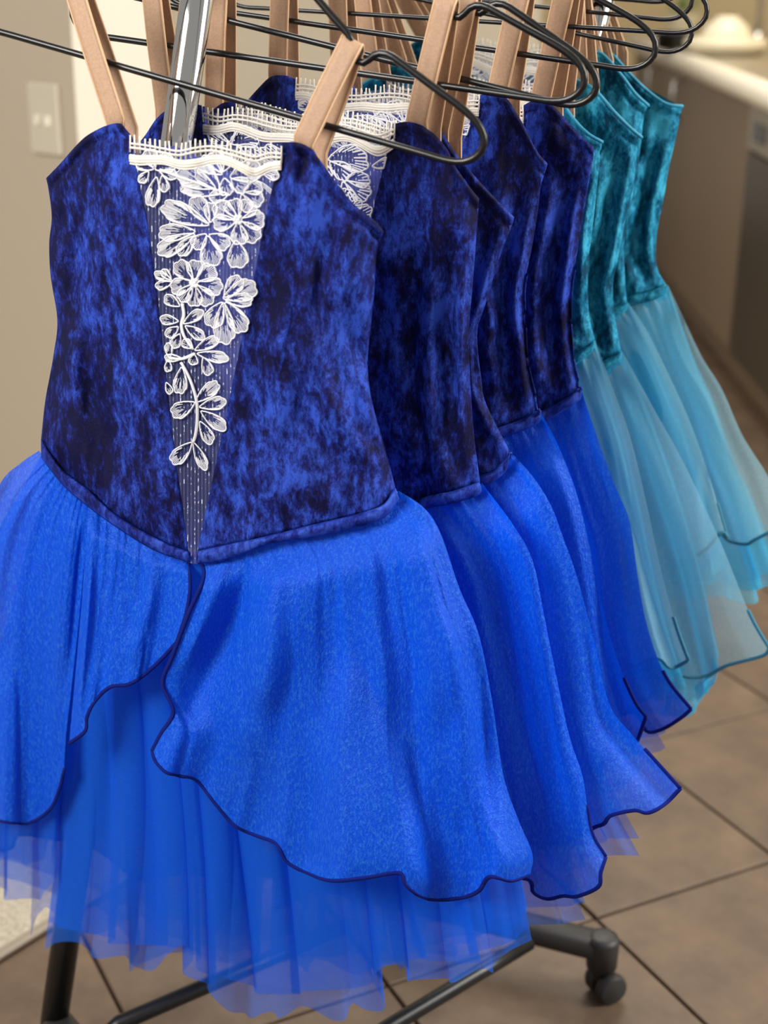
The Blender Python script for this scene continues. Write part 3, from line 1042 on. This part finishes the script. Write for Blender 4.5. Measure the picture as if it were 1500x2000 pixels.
        path = np.concatenate([resample(np.array([f0, f1]), 5)[:-1],
                               resample(np.array([f1, lerp(f1, tf, .5) + NRM * 0.001, tf]), 14)[:-1],
                               resample(np.array([tf, tm, tb]), 9)[:-1],
                               resample(np.array([tb, lerp(tb, b1, .5) - NRM * 0.001, b1]), 14)[:-1],
                               resample(np.array([b1, b0]), 5)])
        fd = tf - f1
        wv = np.cross(fd, NRM); wv -= NRM * (wv @ NRM); wv /= np.linalg.norm(wv)
        if wv @ UAX < 0: wv = -wv
        bd = tb - b1
        wb = np.cross(bd, NRM); wb /= np.linalg.norm(wb)
        if wb @ UAX < 0: wb = -wb
        t_ = np.clip((np.arange(len(path)) - 17) / 9, 0, 1)[:, None]
        wvec = wv * (1 - t_) + wb * t_
        hw = d.get('sw', 0.0080)
        cols = 5
        V_, F_ = [], []
        for c_ in range(cols):
            V_.append(path + wvec * hw * (2 * c_ / (cols - 1) - 1))
        n_ = len(path)
        V_ = np.stack(V_, 1).reshape(-1, 3)
        for i in range(n_ - 1):
            for c_ in range(cols - 1):
                a_ = i * cols + c_
                F_.append((a_, a_ + 1, a_ + cols + 1, a_ + cols))
        st = mesh('strap', V_, F_, M['strap'], root)
        md = st.modifiers.new('thickness', 'SOLIDIFY'); md.thickness = 0.0012; md.offset = 0
        m = MB()
        for e_ in (-1, 1):
            m.tube(path + wvec * hw * e_, 0.0009, 6)
        m.build('strap_edging', M['strap_edge'], st)

    # skirt layers
    for L in d['skirt']:
        nu_, nv_ = L.get('res', (110, 70))
        pt = Patch(L['top'], L['bottom'], L['left'], L['right'], nu_, nv_, L.get('smooth', (True, True, True, True)))
        s, t = pt.S, pt.Tt
        q = L.get('folds', 8)
        ss = L['sd']
        lean = L.get('lean', 0.0)
        wp = s + 0.035 * vnoise(s * 4 + ss, t * 2.0, ss) * t + lean * (t - 0.4) * (s - 0.5)
        f1 = vnoise(wp * q, t * 0.9 + ss, ss + 1)
        f2 = vnoise(wp * q * 2.3, t * 0.8, ss + 2)
        f3 = vnoise(wp * q * 6, t * 0.8, ss + 4)
        g = L.get('amp', 0.012)
        f1 = f1 - 0.26 * np.exp(-(f1 / 0.13) ** 2) * np.clip(t * 4, 0, 1) * (1 - 0.5 * t)
        f2 = f2 * (0.35 + 0.65 * np.exp(-t * 3))
        edge_ = np.clip(np.minimum(s, 1 - s) * 14, 0, 1) if L.get('taper', True) else 1.0
        n0, n1 = L['n']
        gather = np.exp(-t * 7.0)
        n_ = (n0 + (n1 - n0) * t ** 0.8) * (1 if not L.get('round', True) else (1 - (np.abs(2 * s - 1) ** 3 if L.get('round', True) is True else s ** 4)) ** 0.7) \
            + edge_ * g * (t ** 0.55) * (f1 + 0.45 * f2) + f3 * 0.0006 * t + L.get('base', 0.0)
        tucked = relief(np.broadcast_to(pt.P[0][None], pt.P.shape), 0.6) - 0.004
        if n0 < 0: tucked = -np.abs(tucked) * 0.5
        bl = np.clip(t / 0.16, 0, 1); bl = bl * bl * (3 - 2 * bl)
        n_ = tucked * (1 - bl) + n_ * bl + f3 * 0.0012 * gather
        if L.get('sfold'):
            qs, F = L['sfold']
            ph = 2 * math.pi * qs * (s + 0.05 * vnoise(s * qs * 0.8, t * 0.6, ss + 7)) + ss
            wpx = pt.P[:, -1:, 0] - pt.P[:, :1, 0]
            grow = np.clip(t / 0.35, 0, 1) * np.clip(np.minimum(s, 1 - s) * 10, 0, 1)
            am_ = F * (0.6 + 0.8 * np.abs(vnoise(s * qs + 3.3, t * 0.3, ss + 8)))
            pt.P = pt.P.copy()
            pt.P[..., 0] += am_ * grow * wpx * np.sin(ph) / (2 * math.pi * qs)
            n_ = n_ + grow * L.get('samp', 0.006) * np.cos(ph)
        n_ = n_ + L.get('wave', 0.0) * np.clip((t - 0.75) / 0.25, 0, 1) ** 2 * np.sin(s * q * 7 + ss)
        if 'creases' in L:
            for (cl, wd, am) in L['creases']:
                n_ = n_ + crease(pt.P, cl, wd, am)
        pt.world(k, n_)
        o = pt.build(L['name'], M[L['mat'] + '_' + key], root)
        if L.get('hem'):
            for which in L['hem']:
                W = pt.W
                if which == 'bottom': line = W[-1]
                elif which == 'left': line = W[:, 0]
                elif which == 'right': line = W[:, -1]
                else: line = W[int(nv_ * which[1]):, 0 if which[0] == 'l' else -1]
                m = MB(); m.tube(line, L.get('hemr', 0.0017), 6, flat=0.5, flatdir=NRM)
                h_ = m.build('rolled_hem', M['hem_' + key], o)
    return root




# ------------------------------------------------------------------ front dress, traced
def organza(**kw):
    return dict(name='organza_petal', mat='organza', **kw)


def tulle(**kw):
    return dict(name='tulle_layer', mat='tulle', **kw)


hA = hanger(410, 180, 0.0, math.radians(11.5), 'black wire hanger nearest the viewer, holding the front blue dress')
W_L = [(80, 858), (120, 915), (171, 955), (229, 1006), (320, 1058), (368, 1076)]
W_R = [(386, 1076), (440, 1064), (507, 1050), (613, 1024), (700, 1003), (748, 985), (772, 952)]
B_L = [(80, 894), (120, 945), (160, 981), (224, 1028), (299, 1074), (368, 1099)]
B_R = [(386, 1102), (430, 1098), (480, 1080), (533, 1062), (629, 1047), (700, 1030), (752, 1010), (780, 974)]
tul_hem = [(87, 1855), (110, 1842), (147, 1840), (167, 1857), (200, 1873), (235, 1867), (238, 1883), (260, 1892), (323, 1893), (343, 1853), (350, 1847), (363, 1883), (383, 1910), (410, 1928),
           (425, 1915), (429, 1972), (469, 1979), (490, 1989), (544, 1976), (552, 1989), (581, 1965), (640, 1992), (683, 1989), (699, 1960), (715, 1973), (741, 1968), (747, 1896), (773, 1885), (790, 1908),
           (807, 1916), (855, 1911), (903, 1919), (935, 1892), (953, 1900), (961, 1879), (1039, 1836)]


def jag(h, dy, seed, amp=16):
    h = resample(h, 40, False)
    r_ = np.random.default_rng(seed)
    h = h.copy()
    h[:, 1] += dy + r_.normal(size=len(h)) * amp
    h[1:-1, 0] += r_.normal(size=len(h) - 2) * 5
    return h


RIGHT1 = [(778, 958), (828, 992), (860, 1041), (897, 1148), (935, 1239), (961, 1367), (983, 1513), (1012, 1600), (1040, 1668), (1036, 1708)]
WAIST1 = [(82, 880), (160, 965), (260, 1040), (372, 1090), (480, 1070), (620, 1036), (740, 1005), (776, 965)]
front = dict(
    k=0.0, s=1.0, blue=True, hi=True, seed=1, hang=hA, V=(376, 1090), bulge=(0.030, 0.014),
    label='front royal blue velvet dress with white lace V panel, nearest the viewer',
    top_l=[(90, 348), (117, 320), (147, 286), (171, 264), (208, 245), (235, 242), (253, 262)],
    side_l=[(90, 348), (95, 372), (101, 425), (96, 475), (99, 540), (112, 625), (105, 690), (98, 730), (88, 785), (80, 858)],
    inner_l=D1_INNER_L, bot_l=W_L, band_l=B_L,
    top_r=[(549, 281), (573, 277), (603, 287), (627, 315), (659, 360), (695, 402), (731, 430), (750, 452)],
    side_r=[(750, 452), (742, 470), (735, 500), (732, 560), (724, 640), (718, 710), (726, 780), (745, 850), (764, 920), (772, 952)],
    inner_r=D1_INNER_R, bot_r=W_R, band_r=B_R,
    back_top=[(90, 348), (170, 310), (262, 300), (330, 285), (400, 310), (480, 352), (540, 385), (640, 430), (750, 452)],
    notch_l=(0.128, 0.0595), lace_n=None, sb_l=(226, 250), sb_r=(594, 287),
    creases=[([(600, 640), (640, 760), (690, 860), (740, 930)], 22, 0.006), ([(680, 560), (690, 660), (715, 720)], 16, -0.005), ([(560, 700), (600, 820), (640, 900)], 20, -0.004),
             ([(704, 720), (722, 800), (752, 880)], 13, 0.005), ([(130, 400), (150, 560), (135, 700)], 26, -0.005), ([(160, 720), (210, 860), (250, 980)], 24, -0.004), ([(110, 640), (150, 740), (160, 860)], 18, 0.004)],
    skirt=[
        # tulle, back to front
        tulle(sd=21, top=WAIST1, bottom=jag([(60, 1800), (400, 1880), (800, 1880), (1030, 1800)], 0, 3, 14), left=[(82, 880), (70, 1300), (60, 1800)], right=[(776, 965), (900, 1300), (1000, 1650), (1030, 1800)],
              n=(-0.010, -0.028), amp=0.006, folds=12, smooth=(True, False, True, True), res=(260, 40), sfold=(9, 1.6)),
        tulle(sd=23, top=WAIST1, bottom=[(95, 1800), (180, 1830), (260, 1845), (340, 1850), (420, 1900), (520, 1940), (620, 1935), (720, 1915), (800, 1870), (900, 1880), (970, 1850), (1034, 1812)], left=[(82, 880), (122, 1300), (120, 1600), (95, 1830)], right=[(776, 965), (880, 1200), (960, 1500), (1034, 1815)],
              n=(0.006, 0.012), amp=0.005, folds=10, smooth=(True, True, True, True), res=(300, 50), sfold=(9, 1.9), samp=0.008),
        tulle(sd=24, top=WAIST1, bottom=tul_hem, left=[(82, 880), (125, 1200), (124, 1450), (112, 1640), (87, 1855)], right=[(776, 965), (880, 1200), (960, 1500), (1010, 1700), (1039, 1836)],
              n=(0.008, 0.016), amp=0.006, folds=9, smooth=(True, True, True, True), res=(380, 60), sfold=(10, 1.15), samp=0.010),
        tulle(sd=25, top=[(80, 890), (110, 930), (150, 970)], bottom=[(-100, 1700), (-60, 1735), (-20, 1730), (0, 1738), (15, 1757), (50, 1755), (92, 1752), (104, 1690), (112, 1640)], left=[(80, 890), (-30, 1100), (-90, 1400), (-100, 1700)],
              right=[(150, 970), (140, 1300), (112, 1640)], n=(0.0, 0.0), amp=0.008, folds=5, smooth=(True, True, True, True), res=(120, 50), sfold=(4, 1.5)),
        tulle(sd=26, top=[(80, 890), (110, 930), (150, 970)], bottom=[(-100, 1680), (-40, 1690), (10, 1675), (60, 1690), (110, 1630)], left=[(80, 890), (-30, 1100), (-90, 1400), (-100, 1680)],
              right=[(150, 970), (140, 1300), (110, 1630)], n=(-0.004, -0.006), amp=0.008, folds=5, smooth=(True, True, True, True), res=(120, 50), sfold=(4, 1.5)),
        # organza petals
        organza(sd=31, top=[(76, 880), (110, 925), (178, 985)], bottom=[(-90, 1560), (-40, 1592), (20, 1607), (60, 1606), (98, 1580), (116, 1540), (126, 1500)],
                left=[(76, 880), (40, 905), (0, 945), (-50, 1060), (-80, 1300), (-90, 1560)], right=[(178, 985), (165, 1100), (150, 1250), (130, 1430), (126, 1500)],
                n=(0.010, 0.022), amp=0.013, folds=5, hem=['bottom'], res=(80, 70), round=False, base=0.004),
        organza(sd=32, top=[(166, 966), (229, 1022), (300, 1065), (368, 1094)], bottom=[(135, 1452), (166, 1428), (170, 1400), (185, 1370), (215, 1342), (255, 1335), (300, 1302), (345, 1255)],
                left=[(166, 966), (172, 1000), (160, 1170), (135, 1452)], right=[(368, 1094), (371, 1150), (363, 1200), (345, 1255)],
                n=(0.032, 0.046), amp=0.010, folds=5, hem=['bottom', 'right'], res=(90, 70), round=False,
                creases=[([(300, 1080), (290, 1180), (250, 1300)], 16, 0.006), ([(180, 1000), (172, 1180), (150, 1400)], 9, 0.008)]),
        organza(sd=33, top=[(392, 1092), (440, 1082), (500, 1066), (620, 1040), (740, 1008), (778, 958)],
                bottom=[(297, 1467), (304, 1488), (325, 1509), (352, 1516), (384, 1525), (421, 1571), (459, 1613), (500, 1632), (539, 1648), (560, 1683), (597, 1704), (645, 1720), (709, 1715), (779, 1705), (791, 1727), (817, 1749),
                        (849, 1758), (903, 1753), (935, 1740), (956, 1713), (999, 1721), (1036, 1708)],
                left=[(400, 1092), (404, 1130), (373, 1200), (341, 1280), (320, 1335), (340, 1390), (314, 1435), (297, 1467)],
                right=RIGHT1, n=(0.030, 0.056), amp=0.026, folds=7, hem=['bottom', 'left'], res=(190, 120), round='right', base=0.006, lean=0.1, hemr=0.0019,
                creases=[([(520, 1085), (470, 1180), (400, 1330), (360, 1420)], 26, -0.014), ([(440, 1090), (410, 1180), (360, 1310)], 16, 0.010), ([(580, 1090), (540, 1250), (470, 1500)], 40, 0.008),
                         ([(820, 1010), (870, 1180), (905, 1400), (900, 1600)], 22, 0.010), ([(760, 1000), (800, 1200), (800, 1500), (760, 1700)], 30, -0.006), ([(620, 1060), (640, 1300), (610, 1600)], 30, -0.006),
                         ([(930, 1260), (950, 1450), (960, 1690)], 18, -0.010)]),
    ])
make_dress(front)


# ------------------------------------------------------------------ the dresses behind
def behind(k, blue, seed, hang, label, top_r, side_r, band_r, skirt_r, hem, tul, lacew, lace_n, sb=None, wl=390.0, bulge=(0.012, 0.010), amp=0.018, nlim=0.02, orgfolds=7, centre=None, sbl=None, notch_l=NOTCH):
    """right half traced; the hidden left half mirrors it about the middle of the dress"""
    top_r, side_r = np.array(top_r, float), np.array(side_r, float)
    depth = float((onp(side_r[0][0], side_r[0][1], k) - CAM) @ FWD)
    s = 1.12 / depth
    ct = top_r[0, 0] - lacew * s
    cw = (side_r[-1, 0] - wl * s) if centre is None else centre
    y0, y1 = top_r[0, 1], side_r[-1, 1]

    def cen(y):
        return ct + (cw - ct) * np.clip((y - y0) / (y1 - y0), -0.3, 2.0)

    def mir(P):
        P = np.array(P, float)
        c_ = cen(P[:, 1])
        dx = P[:, 0] - c_
        return np.stack([c_ - dx * 0.94, P[:, 1] - 0.17 * np.abs(dx) * np.clip(1 - 0.0 * dx, 0, 1)], 1)
    wr = side_r[-1]
    V = np.array([cw, wr[1] + 118 * s])
    inner_r = np.array([top_r[0], lerp(top_r[0], V + [8 * s, 0], 0.5) + [4 * s, 0], V + [8 * s, -8 * s]])
    bot_r = np.array([V + [8 * s, -8 * s], lerp(V, wr, 0.35) + [0, 10 * s], lerp(V, wr, 0.7) + [0, 14 * s], np.array(band_r[0]), wr]) if len(band_r) else None
    b0 = np.array(band_r, float)                      # traced lower edge of the visible band, right end last
    low_r = np.vstack([V + [8 * s, 16 * s], lerp(V, b0[0], 0.5) + [0, 24 * s], b0])
    bt = np.array(band_r, float) - np.array([0, 25 * s])
    bt[-1] = wr
    bot_r = np.vstack([V + [8 * s, -8 * s], lerp(V, b0[0], 0.5) + [0, -2 * s], bt])
    top_l, side_l, inner_l = mir(top_r)[::-1], mir(side_r), mir(inner_r)
    bot_l, low_l = mir(bot_r)[::-1], mir(low_r)[::-1]
    inner_l[-1] = V + [-8 * s, -8 * s]
    bot_l[-1] = V + [-8 * s, -8 * s]
    low_l[-1] = V + [-8 * s, 16 * s]
    la, lb = inner_l[0], inner_r[0]
    lt = [la + (lb - la) * q + np.array([0, (10 + 7 * math.sin(q * 13 + seed)) * s]) for q in np.linspace(0, 1, 13)]
    lt[0], lt[-1] = la + [0, 4], lb + [0, 4]
    mid = (la + lb) / 2
    back_top = np.vstack([side_l[0], lerp(side_l[0], la, 0.6) + [0, 25 * s], mid + [0, 55 * s], lerp(side_r[0], lb, 0.6) + [0, 25 * s], side_r[0]])
    if sb is None:
        sb = top_r[0] + np.array([36, 8]) * s
    sb = np.array(sb, float)
    sbl = mir(sb[None])[0] if sbl is None else np.array(sbl, float)
    # skirt
    sk = np.array(skirt_r, float)
    hem = np.array(hem, float)
    hc = np.array([cw - 10 * s, hem[0, 1] + 40 * s])
    gen = [hc + (hem[0] - hc) * q + np.array([0, 22 * s * math.sin(q * 12 + seed)]) for q in np.linspace(0, 1, 7)[:-1]]
    hem_full = np.vstack([gen, hem])
    waist = np.vstack([V + [0, 8 * s], low_r[1] - [0, 8 * s], b0 - np.array([0, 8 * s])])
    sk = np.vstack([waist[-1], sk])
    if np.linalg.norm(sk[-1] - hem[-1]) > 1: sk = np.vstack([sk, hem[-1]])
    lf = np.array([waist[0], lerp(waist[0], hem_full[0], .5), hem_full[0]])
    layers = []
    tl = np.array(tul, float)
    tc = np.array([cw - 20 * s, tl[0, 1] + 60 * s])
    tgen = jag([tc, tl[0]], 0, seed, 10)[:-1:3]
    tul_full = np.vstack([tgen, tl])
    tr = sk.copy()
    fr = np.linspace(0, 1, len(tr))[:, None]
    tr = tr + (tul_full[-1] - tr[-1]) * fr ** 1.5 - np.array([10, 0]) * s * np.sin(np.pi * fr)
    tlf = np.array([waist[0], tul_full[0]])
    sm = (True, True, True, True)
    for q, (dy, nn_) in enumerate(((-34 * s, 0.0), (0.0, 0.25))):
        tf_ = tul_full + np.array([0, dy])
        trr = tr.copy(); trr = trr + np.array([0, dy]) * np.linspace(0, 1, len(trr))[:, None]
        layers.append(tulle(sd=seed * 3 + q, top=waist, bottom=tf_, left=tlf, right=trr, n=(nlim * 0.2, nlim * nn_), amp=amp * 0.5, folds=7, smooth=sm, res=(200, 36), round=False, sfold=(9, 1.7), samp=0.004))
        layers.append(tulle(sd=seed * 3 + q + 5, top=mir(waist)[::-1], bottom=mir(tf_)[::-1], left=mir(trr), right=mir(tlf), n=(nlim * 0.2, nlim * nn_), amp=amp * 0.5, folds=7, smooth=sm, res=(60, 24), round=False))
    layers.append(organza(sd=seed * 3 + 11, top=waist, bottom=hem_full, left=lf, right=sk, n=(nlim * 0.6, nlim), amp=amp, folds=orgfolds, hem=['bottom', ('r', 0.86)], res=(120, 80), round=False, hemr=0.0018))
    layers.append(organza(sd=seed * 3 + 12, top=mir(waist)[::-1], bottom=mir(hem_full)[::-1], left=mir(sk), right=mir(lf), n=(nlim * 0.6, nlim), amp=amp, folds=orgfolds, hem=['bottom'], res=(60, 40), round=False))
    d = dict(k=k, s=s, blue=blue, seed=seed, hang=hang, label=label, V=V, bulge=bulge, top_l=top_l, side_l=side_l, inner_l=inner_l, bot_l=bot_l, band_l=low_l,
             top_r=top_r, side_r=side_r, inner_r=inner_r, bot_r=bot_r, band_r=low_r, back_top=back_top, lace_top=lt, lace_n=lace_n, sb_r=sb, sb_l=sbl, skirt=layers, notch_l=notch_l)
    d['creases'] = [(side_r[1:] - np.array([q, 0]) * s + rng.normal(size=(len(side_r) - 1, 2)) * 3, w_ * s, a_) for q, w_, a_ in ((18, 8, 0.006), (44, 11, -0.008), (78, 12, 0.007), (112, 13, -0.007))]
    return make_dress(d)


ALL = None
TOPS = ['A', 'B', 'C', 'S', 'D', 'E', 'F', 'G', 'H', 'J', 'L']
hB = hanger(608, 130, 0.075, math.radians(5.0), 'black wire hanger holding the second blue dress, its loop showing left of the pole')
behind(0.075, True, 2, hB, 'second royal blue velvet dress, its lace panel showing right behind the front dress',
       top_r=[(770, 241), (797, 238), (830, 249), (862, 278), (885, 318), (915, 362), (936, 388)],
       side_r=[(936, 388), (932, 440), (923, 560), (916, 650), (919, 750), (926, 850), (938, 945)],
       band_r=[(828, 996), (880, 985), (935, 967), (940, 950)],
       skirt_r=[(1000, 1022), (1040, 1095), (1062, 1200), (1090, 1340), (1112, 1440), (1138, 1520), (1153, 1620), (1182, 1673)],
       hem=[(1031, 1718), (1041, 1743), (1068, 1756), (1100, 1750), (1127, 1751), (1169, 1732), (1173, 1705), (1183, 1673)],
       tul=[(900, 1830), (1000, 1812), (1036, 1807), (1097, 1804), (1143, 1796)], lacew=192, lace_n=TOPS, sb=(815, 243), sbl=(322, 226), notch_l=(0.142, 0.0560), bulge=(0.014, 0.010), nlim=0.018)
hC = hanger(645, 90, 0.105, math.radians(10.5), 'black wire hanger holding the third blue dress, nested against the one before it')
behind(0.105, True, 3, hC, 'third blue velvet dress, a narrow strip of bodice showing behind the second',
       top_r=[(812, 232), (838, 236), (866, 262), (892, 302), (940, 358), (985, 405), (1004, 424)],
       side_r=[(1004, 424), (1000, 440), (976, 502), (948, 595), (932, 651), (940, 740), (950, 790), (996, 882)],
       band_r=[(937, 953), (965, 940), (988, 921), (997, 890)],
       skirt_r=[(1040, 930), (1075, 985), (1100, 1050), (1128, 1130), (1160, 1250), (1190, 1375), (1233, 1433), (1276, 1481), (1329, 1540)],
       hem=[(1120, 1640), (1159, 1617), (1180, 1609), (1193, 1593), (1239, 1583), (1265, 1588), (1297, 1572), (1329, 1540)],
       tul=[(1100, 1700), (1180, 1673), (1249, 1671)], lacew=185, lace_n=TOPS[:6], sb=(856, 262), bulge=(0.010, 0.008), nlim=0.014)
hD = hanger(770, 70, 0.175, math.radians(5.5), 'black wire hanger holding the fourth blue dress, its rounded end above the teal bodices')
behind(0.175, True, 4, hD, 'fourth blue velvet dress, its left shoulder peeking out behind the tan straps',
       top_r=[(935, 186), (960, 183), (986, 190), (1006, 216), (1026, 250), (1048, 294), (1070, 320)],
       side_r=[(1070, 320), (1056, 366), (1050, 420), (1036, 500), (1023, 560), (1024, 620), (1029, 707), (1050, 800)],
       band_r=[(986, 854), (1020, 842), (1053, 826), (1056, 812)],
       skirt_r=[(1090, 870), (1125, 960), (1150, 1060), (1180, 1200), (1210, 1300), (1240, 1370), (1262, 1400)],
       hem=[(1180, 1490), (1210, 1470), (1240, 1455), (1262, 1400)],
       tul=[(1150, 1560), (1200, 1540), (1255, 1500)], lacew=196, lace_n=TOPS, sb=(972, 188), bulge=(0.018, 0.012), nlim=0.02)
hE = hanger(878, 38, 0.235, math.radians(1.5), 'black wire hanger of the fifth blue dress, its right end reaching over the counter')
behind(0.235, True, 5, hE, 'rearmost blue velvet dress, hanging against the first teal one',
       top_r=[(1022, 206), (1040, 197), (1062, 198), (1086, 212), (1110, 238), (1136, 265), (1161, 290)],
       side_r=[(1161, 290), (1154, 335), (1141, 410), (1127, 497), (1116, 555), (1113, 625), (1118, 700), (1131, 756)],
       band_r=[(1055, 826), (1095, 806), (1133, 781), (1134, 764)],
       skirt_r=[(1165, 850), (1200, 945), (1230, 1020), (1246, 1130), (1266, 1230), (1300, 1320), (1350, 1385)],
       hem=[(1200, 1400), (1244, 1392), (1262, 1428), (1292, 1425), (1329, 1403), (1350, 1385)],
       tul=[(1200, 1480), (1276, 1471), (1300, 1460)], lacew=185, lace_n=TOPS[:6], sb=(1057, 198), bulge=(0.018, 0.012), nlim=0.02)
hF = hanger(880, 12, 0.300, math.radians(9.5), 'black wire hanger of the first teal dress, its tilted end hanging lowest before the counter')
behind(0.300, False, 6, hF, 'first teal velvet dress, only its armhole and side showing beside the rear blue dress',
       top_r=[(1050, 176), (1070, 180), (1095, 200), (1122, 236), (1148, 262), (1176, 278)],
       side_r=[(1176, 278), (1170, 330), (1158, 440), (1149, 520), (1150, 610), (1162, 664)],
       band_r=[(1100, 724), (1126, 711), (1154, 690), (1163, 674)],
       skirt_r=[(1190, 740), (1230, 850), (1262, 980), (1290, 1110), (1320, 1220), (1345, 1290)],
       hem=[(1240, 1300), (1284, 1285), (1310, 1305), (1345, 1290)],
       tul=[(1220, 1350), (1292, 1360), (1340, 1340)], lacew=175, lace_n=TOPS[:3], bulge=(0.016, 0.012), nlim=0.018)
hG = hanger(890, -4, 0.345, math.radians(4.0), 'black wire hanger of the second teal dress, seen just above the lower teal shoulders')
behind(0.345, False, 7, hG, 'second teal velvet dress, its shoulder tip the lowest of the teal shoulders',
       top_r=[(1092, 165), (1118, 157), (1142, 164), (1166, 181), (1200, 220), (1230, 250), (1253, 269)],
       side_r=[(1253, 269), (1245, 292), (1238, 357), (1222, 430), (1206, 510), (1197, 560), (1201, 620), (1213, 684)],
       band_r=[(1150, 738), (1180, 725), (1208, 708), (1215, 692)],
       skirt_r=[(1276, 796), (1340, 913), (1409, 1063), (1463, 1196), (1500, 1262)],
       hem=[(1270, 1290), (1300, 1290), (1329, 1319), (1377, 1321), (1420, 1300), (1489, 1281), (1503, 1266)],
       tul=[(1270, 1395), (1350, 1397), (1383, 1330)], lacew=170, lace_n=TOPS[:3], sb=(1130, 162), bulge=(0.018, 0.012), nlim=0.02)
hH = hanger(888, -28, 0.395, math.radians(3.0), 'black wire hanger of the third teal dress, at the top edge of the picture')
behind(0.395, False, 8, hH, 'third teal velvet dress, tucked between the two teal dresses with visible shoulder tips',
       top_r=[(1130, 112), (1165, 102), (1188, 118), (1215, 150), (1240, 183), (1266, 207)],
       side_r=[(1266, 207), (1258, 226), (1251, 290), (1240, 360), (1226, 430), (1219, 480), (1221, 550), (1224, 588)],
       band_r=[(1170, 632), (1200, 620), (1222, 608), (1226, 596)],
       skirt_r=[(1260, 640), (1310, 740), (1350, 830), (1385, 930), (1420, 1050)],
       hem=[(1330, 1090), (1370, 1080), (1409, 1041), (1420, 1050)],
       tul=[(1330, 1150), (1380, 1140), (1415, 1110)], lacew=165, lace_n=TOPS[:3], bulge=(0.018, 0.012), nlim=0.02)
hI = hanger(900, -46, 0.445, math.radians(3.0), 'black wire hanger of the rearmost teal dress, farthest back on the rail')
behind(0.445, False, 9, hI, 'rearmost teal velvet dress, farthest right beside the kitchen cabinet',
       top_r=[(1160, 98), (1192, 105), (1226, 141), (1262, 176), (1300, 203), (1333, 208)],
       side_r=[(1333, 208), (1320, 270), (1306, 330), (1296, 390), (1284, 450), (1281, 500), (1286, 530), (1301, 556)],
       band_r=[(1225, 600), (1265, 590), (1298, 576), (1304, 562)],
       skirt_r=[(1330, 610), (1370, 695), (1410, 760), (1450, 850), (1500, 930), (1545, 1020)],
       hem=[(1390, 1040), (1409, 1043), (1425, 1057), (1457, 1063), (1473, 1055), (1500, 1041), (1545, 1020)],
       tul=[(1395, 1165), (1440, 1172), (1463, 1180), (1484, 1159), (1520, 1130)], lacew=165, lace_n=TOPS[:3], bulge=(0.018, 0.012), nlim=0.02)
